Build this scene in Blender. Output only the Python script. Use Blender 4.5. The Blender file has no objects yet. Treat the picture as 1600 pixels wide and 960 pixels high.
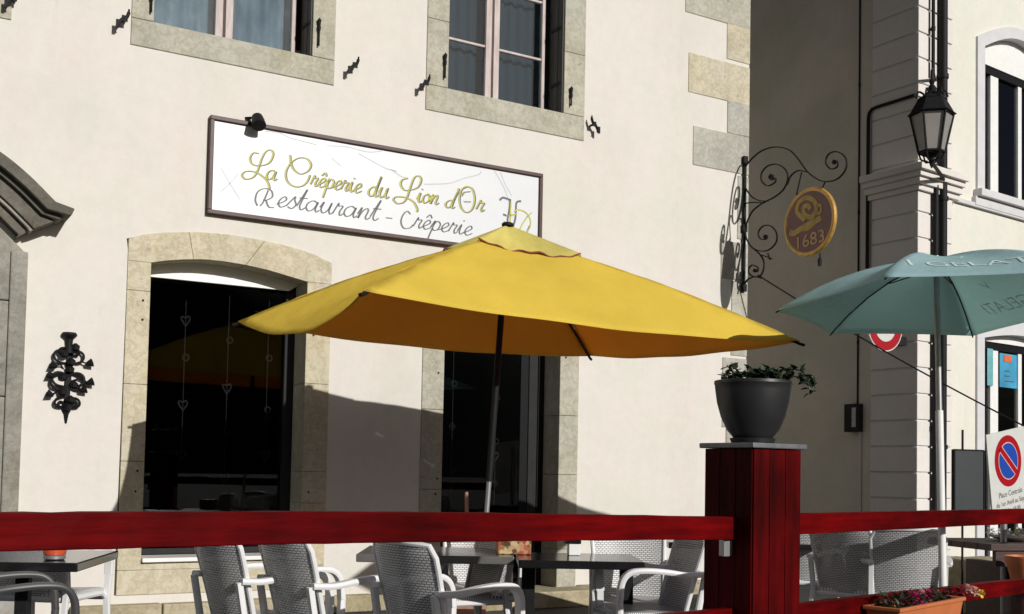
import bpy, bmesh, math, random
from mathutils import Vector, Matrix
from mathutils.geometry import tessellate_polygon
random.seed(7)
C = bpy.context.scene.collection
SC = bpy.context.scene
R = math.radians
# ------------------------------------------------------------------ camera
FPX, PITCH, ROLL, CYP, EYE = 1744.0, 0.0444, 0.020, 655.4, 1.27
_c, _s = math.cos(PITCH), math.sin(PITCH)
FW = Vector((0, _c, _s)); U0 = Vector((0, -_s, _c)); R0 = Vector((1, 0, 0))
RV = R0 * math.cos(ROLL) + U0 * math.sin(ROLL)
UV = -R0 * math.sin(ROLL) + U0 * math.cos(ROLL)
CAMP = Vector((0, 0, EYE))
cam = bpy.data.cameras.new('camera'); co = bpy.data.objects.new('camera', cam); C.objects.link(co)
m = Matrix((RV, UV, -FW)).transposed().to_4x4(); m.translation = CAMP
co.matrix_world = m
cam.sensor_width = 36; cam.lens = 36 * FPX / 1600; cam.shift_y = (CYP - 480) / 1600
cam.clip_start = 0.05; cam.clip_end = 2000
SC.camera = co
# ------------------------------------------------------------------ light
TH = 0.532                       # heading of the restaurant front
SA, SB = 0.21, 0.42              # sun slope: sideways and downwards per metre out of the wall
T = Vector((math.cos(TH), math.sin(TH), 0)); N = Vector((math.sin(TH), -math.cos(TH), 0))
SUN = (N + T * SA + Vector((0, 0, SB))).normalized()
el = math.asin(SUN.z); az = math.atan2(SUN.x, SUN.y)      # clockwise from +Y
w = bpy.data.worlds.new('World'); SC.world = w; w.use_nodes = True
nt = w.node_tree
sky = nt.nodes.new('ShaderNodeTexSky'); sky.sky_type = 'NISHITA'; sky.sun_disc = False
sky.sun_elevation = el; sky.sun_rotation = az; sky.altitude = 500; sky.air_density = 0.7; sky.dust_density = 2.5; sky.ozone_density = 0.4
bg = nt.nodes['Background']; bg.inputs['Strength'].default_value = 0.05
nt.links.new(sky.outputs[0], bg.inputs[0])
sl = bpy.data.lights.new('sun', 'SUN'); sl.energy = 5.0; sl.angle = R(0.5); sl.color = (1.0, 0.972, 0.925)
so = bpy.data.objects.new('sun', sl); C.objects.link(so)
so.rotation_euler = (-SUN).to_track_quat('-Z', 'Y').to_euler(); so.location = (0, 0, 30)
SC.view_settings.view_transform = 'Standard'; SC.view_settings.look = 'None'
SC.view_settings.exposure = -0.42; SC.view_settings.gamma = 1
SC.view_settings.use_curve_mapping = False
SC.render.engine = 'CYCLES'
SC.cycles.max_bounces = 8; SC.cycles.transparent_max_bounces = 24
# ------------------------------------------------------------------ helpers
def ray(px, py): return FW + RV * ((px - 800) / FPX) + UV * ((CYP - py) / FPX)
def hit(px, py, P, n):
    d = ray(px, py); return CAMP + d * ((Vector(P) - CAMP).dot(n) / d.dot(n))
def at(px, py, Y): return hit(px, py, (0, Y, 0), Vector((0, 1, 0)))
def atz(px, py, z): return hit(px, py, (0, 0, z), Vector((0, 0, 1)))
def floor_at(px, Y): return Vector(((px - 800) / FPX * Y * 1.0, Y, 0))
W0 = at(230, 728, 8.9); W0.z = 0
def fac(px, py, yin=0.0):
    p = hit(px, py, W0 - N * yin, N) - W0
    return (p.dot(T), p.z)
def facv(px, py, yin=0.0):
    x, z = fac(px, py, yin); return (x, yin, z)
def smooth(pts, n=6, closed=False):
    P = [Vector(p) for p in pts]; out = []; L = len(P)
    rng = range(L) if closed else range(L - 1)
    for i in rng:
        a = P[(i - 1) % L] if (closed or i > 0) else P[0] * 2 - P[1]
        b = P[i]; c = P[(i + 1) % L]
        d = P[(i + 2) % L] if (closed or i + 2 < L) else P[-1] * 2 - P[-2]
        for k in range(n):
            t = k / n
            out.append(0.5 * ((2 * b) + (c - a) * t + (2 * a - 5 * b + 4 * c - d) * t * t + (3 * b - a - 3 * c + d) * t ** 3))
    if not closed: out.append(P[-1])
    return out
class MB:
    def __init__(s): s.v = []; s.f = []
    def add(s, V, F):
        o = len(s.v); s.v += [tuple(p) for p in V]; s.f += [tuple(i + o for i in f) for f in F]; return s
    def box(s, x0, x1, y0, y1, z0, z1, M=None):
        V = [Vector((x, y, z)) for x in (x0, x1) for y in (y0, y1) for z in (z0, z1)]
        if M: V = [M @ p for p in V]
        return s.add(V, [(0, 1, 3, 2), (4, 6, 7, 5), (0, 4, 5, 1), (2, 3, 7, 6), (0, 2, 6, 4), (1, 5, 7, 3)])
    def prism(s, poly, y0, y1):
        """poly: list of (x, z), extruded along y"""
        n = len(poly); V = [(p[0], y0, p[1]) for p in poly] + [(p[0], y1, p[1]) for p in poly]
        F = [tuple(range(n)), tuple(range(2 * n - 1, n - 1, -1))] + [(i, i + n, (i + 1) % n + n, (i + 1) % n) for i in range(n)]
        return s.add(V, F)
    def prismz(s, poly, z0, z1):
        n = len(poly); V = [(p[0], p[1], z0) for p in poly] + [(p[0], p[1], z1) for p in poly]
        F = [tuple(range(n))[::-1], tuple(range(n, 2 * n))] + [(i, (i + 1) % n, (i + 1) % n + n, i + n) for i in range(n)]
        return s.add(V, F)
    def holed(s, outer, holes, y0, y1):
        loops = [outer] + holes
        tri = tessellate_polygon([[Vector((p[0], p[1], 0)) for p in l] for l in loops])
        flat = [p for l in loops for p in l]; n = len(flat)
        V = [(p[0], y0, p[1]) for p in flat] + [(p[0], y1, p[1]) for p in flat]
        F = [tuple(t) for t in tri] + [tuple(i + n for i in t[::-1]) for t in tri]
        o = 0
        for l in loops:
            for i in range(len(l)):
                a, b = o + i, o + (i + 1) % len(l); F.append((a, b, b + n, a + n))
            o += len(l)
        return s.add(V, F)
    def tube(s, pts, r, n=8, cap=True):
        P = [Vector(p) for p in pts]; L = len(P)
        rr = r if isinstance(r, (list, tuple)) else [r] * L
        V = []; prev = None
        for i, p in enumerate(P):
            t = (P[min(i + 1, L - 1)] - P[max(i - 1, 0)])
            if t.length < 1e-9: t = Vector((0, 0, 1))
            t.normalize()
            if prev is None:
                a = t.orthogonal().normalized()
            else:
                a = prev - t * prev.dot(t)
                a = a.normalized() if a.length > 1e-6 else t.orthogonal().normalized()
            prev = a; b = t.cross(a)
            for k in range(n):
                an = 2 * math.pi * k / n; V.append(p + (a * math.cos(an) + b * math.sin(an)) * rr[i])
        F = [(i * n + k, i * n + (k + 1) % n, (i + 1) * n + (k + 1) % n, (i + 1) * n + k) for i in range(L - 1) for k in range(n)]
        if cap: F += [tuple(range(n))[::-1], tuple(range((L - 1) * n, L * n))]
        return s.add(V, F)
    def bar(s, pts, wd, th, side):
        """flat bar swept along pts; side = direction of its width"""
        P = [Vector(p) for p in pts]; L = len(P); V = []
        side = Vector(side).normalized()
        for i, p in enumerate(P):
            t = (P[min(i + 1, L - 1)] - P[max(i - 1, 0)]).normalized()
            sd = (side - t * side.dot(t)).normalized(); u = t.cross(sd)
            c = 0.3
            for a, b in ((-1, -c), (-1 + 0.25, -1), (1 - 0.25, -1), (1, -c), (1, c), (1 - 0.25, 1), (-1 + 0.25, 1), (-1, c)):
                V.append(p + sd * a * wd / 2 + u * b * th / 2)
        n = 8
        F = [(i * n + k, i * n + (k + 1) % n, (i + 1) * n + (k + 1) % n, (i + 1) * n + k) for i in range(L - 1) for k in range(n)]
        F += [tuple(range(n))[::-1], tuple(range((L - 1) * n, L * n))]
        return s.add(V, F)
    def lathe(s, prof, n=24, c=(0, 0, 0), M=None):
        V = []; c = Vector(c)
        for r, z in prof:
            for k in range(n):
                a = 2 * math.pi * k / n; p = Vector((r * math.cos(a), r * math.sin(a), z))
                if M: p = M @ p
                V.append(c + p)
        L = len(prof)
        F = [(i * n + k, i * n + (k + 1) % n, (i + 1) * n + (k + 1) % n, (i + 1) * n + k) for i in range(L - 1) for k in range(n)]
        F += [tuple(range(n))[::-1], tuple(range((L - 1) * n, L * n))]
        return s.add(V, F)
    def grid(s, fn, nu, nv, th=0.0):
        P = [[Vector(fn(i / nu, j / nv)) for j in range(nv + 1)] for i in range(nu + 1)]
        def nrm(i, j):
            a = P[min(i + 1, nu)][j] - P[max(i - 1, 0)][j]; b = P[i][min(j + 1, nv)] - P[i][max(j - 1, 0)]
            c = a.cross(b); return c.normalized() if c.length > 1e-12 else Vector((0, 0, 1))
        W = nv + 1; M_ = (nu + 1) * W
        V = [P[i][j] for i in range(nu + 1) for j in range(W)]
        F = [(i * W + j, (i + 1) * W + j, (i + 1) * W + j + 1, i * W + j + 1) for i in range(nu) for j in range(nv)]
        if th:
            V += [P[i][j] - nrm(i, j) * th for i in range(nu + 1) for j in range(W)]
            F += [tuple(x + M_ for x in f[::-1]) for f in F]
            for i in range(nu):
                for j in (0, nv):
                    a, b = i * W + j, (i + 1) * W + j; F.append((a, b, b + M_, a + M_) if j else (b, a, a + M_, b + M_))
            for j in range(nv):
                for i in (0, nu):
                    a, b = i * W + j, i * W + j + 1; F.append((b, a, a + M_, b + M_) if i else (a, b, b + M_, a + M_))
        return s.add(V, F)
    def ribbon(s, pts, wd, y, nib=None, sx=1.0):
        """flat pen stroke in the x-z plane at depth y"""
        P = [Vector((p[0], p[1])) for p in pts]; L = len(P); V = []
        for i, p in enumerate(P):
            t = P[min(i + 1, L - 1)] - P[max(i - 1, 0)]
            t = t.normalized() if t.length > 1e-9 else Vector((1, 0))
            h = wd / 2
            if nib is not None:
                h *= 0.42 + 0.58 * abs(t.x * math.sin(nib) - t.y * math.cos(nib))
            q = Vector((-t.y, t.x)) * h
            V += [(p.x + q.x, y, p.y + q.y), (p.x - q.x, y, p.y - q.y)]
        return s.add(V, [(2 * i, 2 * i + 2, 2 * i + 3, 2 * i + 1) for i in range(L - 1)])
    def build(s, name, mat, parent=None, smooth_=False, bevel=0.0, M=None):
        me = bpy.data.meshes.new(name); V = s.v
        if M: V = [tuple(M @ Vector(p)) for p in V]
        me.from_pydata(V, [], s.f); me.update()
        bm = bmesh.new(); bm.from_mesh(me); bmesh.ops.recalc_face_normals(bm, faces=bm.faces); bm.to_mesh(me); bm.free()
        if isinstance(mat, (list, tuple)):
            for q in mat: me.materials.append(q)
        else: me.materials.append(mat)
        if smooth_:
            for p in me.polygons: p.use_smooth = True
            try: me.set_sharp_from_angle(angle=R(38))
            except Exception: pass
        o = bpy.data.objects.new(name, me); C.objects.link(o)
        if parent: o.parent = parent
        if bevel:
            b = o.modifiers.new('bevel', 'BEVEL'); b.width = bevel; b.segments = 2; b.limit_method = 'ANGLE'; b.angle_limit = R(40)
        return o
def tag(o, label=None, cat=None, group=None, kind=None):
    if label: o['label'] = label
    if cat: o['category'] = cat
    if group: o['group'] = group
    if kind: o['kind'] = kind
    return o
def thing(name, label, cat, loc=(0, 0, 0), rz=0.0, group=None):
    o = bpy.data.objects.new(name, None); C.objects.link(o); o.empty_display_size = 0.1
    o.location = loc; o.rotation_euler = (0, 0, rz)
    return tag(o, label, cat, group)
def dup(root, loc, rz, label, group=None):
    r = root.copy(); C.objects.link(r); r.location = loc; r.rotation_euler = (0, 0, rz); r['label'] = label
    if group: r['group'] = group
    for ch in [o for o in C.objects if o.parent == root]:
        c = ch.copy(); C.objects.link(c); c.parent = r
        for g in [o for o in C.objects if o.parent == ch]:
            d = g.copy(); C.objects.link(d); d.parent = c
    return r
def loc_of(o):
    """world -> local matrix of a freshly made root"""
    return (Matrix.Translation(o.location) @ o.rotation_euler.to_matrix().to_4x4()).inverted()
def text_mb(txt, size, M):
    cu = bpy.data.curves.new('t', 'FONT'); cu.body = txt; cu.size = size; cu.align_x = 'CENTER'; cu.align_y = 'CENTER'; cu.resolution_u = 3
    o = bpy.data.objects.new('t', cu); C.objects.link(o)
    dg = bpy.context.evaluated_depsgraph_get(); me = bpy.data.meshes.new_from_object(o.evaluated_get(dg))
    mb = MB(); mb.add([M @ v.co for v in me.vertices], [tuple(p.vertices) for p in me.polygons])
    bpy.data.objects.remove(o); bpy.data.curves.remove(cu); bpy.data.meshes.remove(me)
    return mb
# ------------------------------------------------------------------ materials
def newmat(name):
    m = bpy.data.materials.new(name); m.use_nodes = True
    return m, m.node_tree, m.node_tree.nodes['Principled BSDF']
def nz(t, scale, detail=4, rough=0.6, vec=None, sc=None):
    n = t.nodes.new('ShaderNodeTexNoise'); n.inputs['Scale'].default_value = scale
    n.inputs['Detail'].default_value = detail; n.inputs['Roughness'].default_value = rough
    tc = t.nodes.new('ShaderNodeTexCoord'); src = tc.outputs['Object']
    if sc:
        mp = t.nodes.new('ShaderNodeMapping'); mp.inputs['Scale'].default_value = sc; t.links.new(src, mp.inputs[0]); src = mp.outputs[0]
    t.links.new(src, n.inputs['Vector']); return n.outputs['Fac']
def ramp(t, fac, stops):
    r = t.nodes.new('ShaderNodeValToRGB'); t.links.new(fac, r.inputs[0]); e = r.color_ramp.elements
    while len(e) < len(stops): e.new(0.5)
    for i, (p, c) in enumerate(stops):
        e[i].position = p; e[i].color = (*c, 1) if len(c) == 3 else c
    return r.outputs[0]
def mixc(t, fac, a, b, mode='MIX'):
    n = t.nodes.new('ShaderNodeMix'); n.data_type = 'RGBA'; n.blend_type = mode
    if isinstance(fac, (int, float)): n.inputs[0].default_value = fac
    else: t.links.new(fac, n.inputs[0])
    for q, i in ((a, 6), (b, 7)):
        if isinstance(q, tuple): n.inputs[i].default_value = (*q, 1)
        else: t.links.new(q, n.inputs[i])
    return n.outputs[2]
def bump(t, b, h, strength, dist=0.01):
    n = t.nodes.new('ShaderNodeBump'); n.inputs['Strength'].default_value = strength; n.inputs['Distance'].default_value = dist
    t.links.new(h, n.inputs['Height']); t.links.new(n.outputs[0], b.inputs['Normal'])
def simple(name, col, rough=0.6, metal=0.0, var=0.15, scale=12, bmp=0.0, spec=0.5, sc=None):
    m, t, b = newmat(name)
    f = nz(t, scale, 5, 0.6, sc=sc)
    lo = tuple(c * (1 - var) for c in col); hi = tuple(min(1, c * (1 + var)) for c in col)
    t.links.new(ramp(t, f, [(0.3, lo), (0.7, hi)]), b.inputs['Base Color'])
    b.inputs['Roughness'].default_value = rough; b.inputs['Metallic'].default_value = metal
    b.inputs['Specular IOR Level'].default_value = spec
    if bmp: bump(t, b, nz(t, scale * 3, 6, 0.65, sc=sc), bmp, 0.01)
    return m
def plaster(name, c1, c2, c3, b1=0.25):
    m, t, b = newmat(name)
    base = ramp(t, nz(t, 0.7, 3, 0.5), [(0.35, c1), (0.5, c2), (0.66, c3)])
    streak = ramp(t, nz(t, 2.2, 5, 0.65, sc=(0.7, 0.7, 0.13)), [(0.48, (1, 1, 1)), (0.8, (0.91, 0.90, 0.87))])
    c = mixc(t, 0.7, base, streak, 'MULTIPLY')
    fine = ramp(t, nz(t, 9, 6, 0.75), [(0.36, (0.955, 0.95, 0.945)), (0.6, (1, 1, 1))])
    c = mixc(t, 1.0, c, fine, 'MULTIPLY')
    rain = ramp(t, nz(t, 1.0, 6, 0.7, sc=(7, 7, 0.35)), [(0.60, (1, 1, 1)), (0.74, (0.90, 0.885, 0.86))])
    big = ramp(t, nz(t, 0.45, 3, 0.5), [(0.45, (0, 0, 0)), (0.6, (1, 1, 1))])
    c = mixc(t, big, c, mixc(t, 1.0, c, rain, 'MULTIPLY'))
    blot = ramp(t, nz(t, 1.9, 4, 0.6), [(0.36, (1.0, 0.965, 0.95)), (0.5, (0.99, 0.98, 0.96)), (0.64, (0.955, 0.965, 0.94))])
    t.links.new(mixc(t, 0.9, c, blot, 'MULTIPLY'), b.inputs['Base Color'])
    b.inputs['Roughness'].default_value = 0.92; b.inputs['Specular IOR Level'].default_value = 0.2
    bump(t, b, nz(t, 7, 9, 0.72), b1 * 1.6, 0.010); return m
def stone(name, c1, c2, c3, bm=0.5, pits=True):
    m, t, b = newmat(name)
    base = ramp(t, nz(t, 2.6, 6, 0.65), [(0.3, c1), (0.5, c2), (0.7, c3)])
    veins = ramp(t, nz(t, 5.5, 8, 0.75), [(0.44, (1, 1, 1)), (0.495, (0.66, 0.62, 0.56)), (0.54, (1, 1, 1))])
    c = mixc(t, 0.55, base, veins, 'MULTIPLY')
    gr = ramp(t, nz(t, 30, 5, 0.7), [(0.35, (0.87, 0.865, 0.85)), (0.6, (1, 1, 1))])
    lg = ramp(t, nz(t, 1.1, 4, 0.6), [(0.38, (0.90, 0.92, 0.96)), (0.62, (1.0, 0.99, 0.96))])
    c = mixc(t, 0.9, c, lg, 'MULTIPLY')
    pt = ramp(t, nz(t, 11, 3, 0.5), [(0.27, (0.55, 0.53, 0.5)), (0.33, (1, 1, 1))])
    c = mixc(t, 0.7, c, pt, 'MULTIPLY')
    c = mixc(t, 0.8, c, gr, 'MULTIPLY')
    t.links.new(c, b.inputs['Base Color']); b.inputs['Roughness'].default_value = 0.9
    b.inputs['Specular IOR Level'].default_value = 0.2
    bump(t, b, nz(t, 18, 8, 0.75), bm, 0.012); return m
M = {}
M['plaster'] = plaster('cream plaster', (0.685, 0.665, 0.625), (0.715, 0.685, 0.65), (0.685, 0.672, 0.615))
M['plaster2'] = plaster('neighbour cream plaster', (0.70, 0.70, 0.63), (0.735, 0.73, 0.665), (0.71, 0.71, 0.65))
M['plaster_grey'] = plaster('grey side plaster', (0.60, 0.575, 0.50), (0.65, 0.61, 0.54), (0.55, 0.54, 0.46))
M['quoin_grey'] = plaster('pilaster render', (0.70, 0.675, 0.65), (0.74, 0.705, 0.685), (0.69, 0.67, 0.64))
M['stone_y'] = stone('yellow limestone', (0.56, 0.50, 0.36), (0.64, 0.58, 0.43), (0.67, 0.60, 0.49))
M['stone_g'] = stone('grey limestone', (0.42, 0.405, 0.325), (0.51, 0.49, 0.405), (0.55, 0.53, 0.45))
M['stone_pale'] = stone('pale grey quoin stone', (0.40, 0.39, 0.34), (0.50, 0.485, 0.43), (0.56, 0.545, 0.49))
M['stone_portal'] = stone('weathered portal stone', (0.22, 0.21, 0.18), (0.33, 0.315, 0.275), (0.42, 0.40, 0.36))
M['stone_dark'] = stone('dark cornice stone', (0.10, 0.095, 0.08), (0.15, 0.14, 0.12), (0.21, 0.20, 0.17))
M['stone_rough'] = stone('rough plinth stone', (0.36, 0.31, 0.19), (0.50, 0.44, 0.30), (0.56, 0.51, 0.38), 1.0)
M['surround2'] = simple('grey window surround', (0.60, 0.60, 0.61), 0.85, var=0.06, scale=5, bmp=0.1)
M['white'] = simple('white painted frame', (0.80, 0.80, 0.78), 0.45, var=0.04)
M['dark_frame'] = simple('dark grey aluminium frame', (0.024, 0.024, 0.025), 0.6, var=0.15, spec=0.15)
M['black_frame'] = simple('black frame', (0.008, 0.008, 0.009), 0.6, var=0.1, spec=0.15)
M['iron'] = simple('black wrought iron', (0.010, 0.010, 0.011), 0.6, var=0.3, scale=30, bmp=0.3, spec=0.2)
M['steel'] = simple('grey steel', (0.35, 0.35, 0.36), 0.4, 0.6, var=0.1)
M['zinc'] = simple('dull zinc cap', (0.17, 0.17, 0.18), 0.5, 0.4, var=0.25, scale=14)
M['pinkwood'] = simple('pale pinkish weathered sash', (0.52, 0.44, 0.42), 0.7, var=0.2, scale=20, sc=(1, 1, 0.2))
M['brownwood'] = simple('dark brown wood', (0.060, 0.036, 0.026), 0.65, var=0.35, scale=16, bmp=0.3, sc=(3, 3, 0.3))
M['shutter'] = simple('dark shutter board', (0.042, 0.038, 0.032), 0.6, var=0.35, scale=14, bmp=0.3, sc=(3, 3, 0.2))
M['frame_brown'] = simple('dark red brown sign frame', (0.050, 0.015, 0.010), 0.5, var=0.5, scale=18)
M['signwhite'] = simple('white sign board', (0.66, 0.68, 0.71), 0.35, var=0.02, scale=3)
M['ink'] = simple('grey lettering', (0.10, 0.105, 0.115), 0.5, var=0.1)
M['ink_light'] = simple('pale grey marble vein print', (0.47, 0.49, 0.52), 0.5, var=0.1)
M['gold_ink'] = simple('yellow green lettering', (0.46, 0.44, 0.045), 0.5, var=0.15)
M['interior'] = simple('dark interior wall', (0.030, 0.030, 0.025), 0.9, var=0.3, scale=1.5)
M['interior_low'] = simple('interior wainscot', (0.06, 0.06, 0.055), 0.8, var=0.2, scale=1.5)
M['black_top'] = simple('black table top', (0.010, 0.010, 0.011), 0.14, var=0.2, spec=0.5)
M['grey_top'] = simple('grey table top', (0.13, 0.125, 0.115), 0.2, var=0.15)
M['plastic'] = simple('white plastic', (0.74, 0.74, 0.75), 0.42, var=0.03, scale=6)
M['plastic_dark'] = simple('dark grey plastic', (0.05, 0.05, 0.052), 0.42, var=0.1, scale=6)
M['pot'] = simple('charcoal plant pot', (0.020, 0.020, 0.021), 0.42, var=0.12, scale=8, bmp=0.05)
M['soil'] = simple('potting soil', (0.02, 0.014, 0.01), 0.95, var=0.4, scale=50, bmp=0.8)
M['leaf'] = simple('dark leaf', (0.022, 0.038, 0.018), 0.5, var=0.4, scale=40)
M['leaf_red'] = simple('dark red leaf', (0.07, 0.016, 0.016), 0.5, var=0.4, scale=40)
M['terracotta'] = simple('orange terracotta plastic', (0.52, 0.155, 0.055), 0.5, var=0.1, scale=9)
M['red_glass'] = simple('orange red candle glass', (0.52, 0.08, 0.03), 0.25, var=0.15)
M['magenta'] = simple('magenta petals', (0.50, 0.02, 0.16), 0.6, var=0.35, scale=60)
M['pink'] = simple('peach petals', (0.72, 0.42, 0.36), 0.6, var=0.25, scale=60)
M['darkred'] = simple('dark red petals', (0.22, 0.02, 0.04), 0.6, var=0.35, scale=60)
M['yellow_fl'] = simple('yellow petals', (0.75, 0.60, 0.10), 0.6, var=0.2, scale=60)
M['sign_red'] = simple('traffic sign red', (0.36, 0.004, 0.010), 0.35, var=0.06)
M['sign_blue'] = simple('traffic sign blue', (0.012, 0.06, 0.36), 0.35, var=0.06)
M['sign_white'] = simple('traffic sign white', (0.60, 0.61, 0.58), 0.4, var=0.05)
M['board'] = simple('slate menu board', (0.030, 0.036, 0.040), 0.5, var=0.15, scale=4)
M['oval_red'] = simple('oxblood enamel', (0.085, 0.010, 0.006), 0.4, var=0.2, scale=10)
M['gold'] = simple('gold paint', (0.48, 0.28, 0.06), 0.5, 0.15, var=0.25, scale=20)
M['gold_dull'] = simple('dull gold paint', (0.30, 0.20, 0.03), 0.6, var=0.35, scale=25)
M['gold_pale'] = simple('pale gold paint', (0.42, 0.25, 0.09), 0.6, var=0.2, scale=25)
M['darkwood'] = simple('dark stained timber', (0.045, 0.014, 0.010), 0.5, var=0.4, scale=8, bmp=0.2, sc=(0.5, 4, 4))
M['poster_blue'] = simple('blue poster', (0.06, 0.32, 0.52), 0.4, var=0.3, scale=3)
M['poster_teal'] = simple('teal poster', (0.16, 0.40, 0.44), 0.4, var=0.2, scale=5)
M['orange'] = simple('orange print', (0.75, 0.15, 0.06), 0.4, var=0.1)
M['rope'] = simple('pale cord', (0.45, 0.45, 0.43), 0.6, var=0.2)
M['broom'] = simple('pale wooden handle', (0.40, 0.22, 0.15), 0.6, var=0.2)
M['paving'] = None
def redwood(name, sc):
    m, t, b = newmat(name)
    g = nz(t, 3.5, 7, 0.62, sc=sc)
    c = ramp(t, g, [(0.28, (0.035, 0.0006, 0.001)), (0.5, (0.095, 0.0010, 0.0016)), (0.74, (0.165, 0.0016, 0.0024))])
    k = ramp(t, nz(t, 1.2, 4, 0.6), [(0.36, (0.42, 0.38, 0.38)), (0.5, (0.85, 0.85, 0.85)), (0.64, (1.25, 1.1, 1.1))])
    kn = ramp(t, nz(t, 1.7, 2, 0.4, sc=(1.4, 2, 2)), [(0.24, (0.3, 0.28, 0.28)), (0.30, (1, 1, 1))])
    c = mixc(t, 0.9, c, kn, 'MULTIPLY')
    t.links.new(mixc(t, 0.9, c, k, 'MULTIPLY'), b.inputs['Base Color'])
    b.inputs['Roughness'].default_value = 0.55; b.inputs['Specular IOR Level'].default_value = 0.05
    bump(t, b, nz(t, 7, 8, 0.7, sc=sc), 0.4, 0.006); return m
M['redrail'] = redwood('dark red stained beam', (0.5, 5, 5))
M['redpost'] = redwood('dark red stained post', (5, 5, 0.5))
def glass(name, tint, refl_tint=(1, 1, 1), rough=0.0, ior=1.5):
    m = bpy.data.materials.new(name); m.use_nodes = True; t = m.node_tree; t.nodes.clear()
    out = t.nodes.new('ShaderNodeOutputMaterial'); mx = t.nodes.new('ShaderNodeMixShader')
    fr = t.nodes.new('ShaderNodeFresnel'); fr.inputs[0].default_value = ior
    tr = t.nodes.new('ShaderNodeBsdfTransparent'); tr.inputs[0].default_value = (*tint, 1)
    gl = t.nodes.new('ShaderNodeBsdfGlossy'); gl.inputs['Roughness'].default_value = rough; gl.inputs['Color'].default_value = (*refl_tint, 1)
    t.links.new(fr.outputs[0], mx.inputs[0]); t.links.new(tr.outputs[0], mx.inputs[1]); t.links.new(gl.outputs[0], mx.inputs[2])
    t.links.new(mx.outputs[0], out.inputs[0]); return m
M['glass_dark'] = glass('tinted dining room glass', (0.42, 0.43, 0.43), ior=1.36)
M['glass_up'] = glass('old upper window glass', (0.75, 0.8, 0.82), rough=0.0, ior=1.5)
def lantern_glass():
    m, t, b = newmat('frosted lantern glass'); b.inputs['Base Color'].default_value = (0.42, 0.40, 0.37, 1)
    b.inputs['Roughness'].default_value = 0.35; b.inputs['Transmission Weight'].default_value = 0.35; return m
M['lantern_glass'] = lantern_glass()
def fabric(name, col, trans, tw, scale=220, var=0.06):
    m = bpy.data.materials.new(name); m.use_nodes = True; t = m.node_tree; t.nodes.clear()
    out = t.nodes.new('ShaderNodeOutputMaterial'); mx = t.nodes.new('ShaderNodeMixShader'); mx.inputs[0].default_value = tw
    df = t.nodes.new('ShaderNodeBsdfDiffuse'); tr = t.nodes.new('ShaderNodeBsdfTranslucent'); tr.inputs[0].default_value = (*trans, 1)
    f = nz(t, 1.6, 5, 0.6)
    lo = tuple(c * (1 - var * 1.6) for c in col); hi = tuple(min(1, c * (1 + var)) for c in col)
    c1 = ramp(t, f, [(0.3, lo), (0.7, hi)])
    w1 = ramp(t, nz(t, scale, 2, 0.5), [(0.3, (0.86, 0.86, 0.86)), (0.7, (1, 1, 1))])
    t.links.new(mixc(t, 1.0, c1, w1, 'MULTIPLY'), df.inputs[0])
    bp = t.nodes.new('ShaderNodeBump'); bp.inputs['Strength'].default_value = 0.55; bp.inputs['Distance'].default_value = 0.03
    t.links.new(nz(t, 4.0, 4, 0.55), bp.inputs['Height']); t.links.new(bp.outputs[0], df.inputs['Normal'])
    t.links.new(df.outputs[0], mx.inputs[1]); t.links.new(tr.outputs[0], mx.inputs[2]); t.links.new(mx.outputs[0], out.inputs[0])
    return m
M['yellow'] = fabric('yellow umbrella fabric', (0.90, 0.74, 0.115), (0.98, 0.40, 0.004), 0.36)
M['yellow_cap'] = fabric('faded yellow vent fabric', (0.82, 0.70, 0.20), (0.40, 0.20, 0.01), 0.22, var=0.2)
M['hem'] = simple('rust red hem stitching', (0.20, 0.05, 0.02), 0.8, var=0.4, scale=60)
M['teal'] = fabric('faded teal umbrella fabric', (0.58, 0.80, 0.86), (0.66, 0.86, 0.80), 0.45)
M['teal_print'] = fabric('pale print on teal fabric', (0.80, 0.98, 0.98), (0.8, 0.99, 0.95), 0.15)
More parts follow.
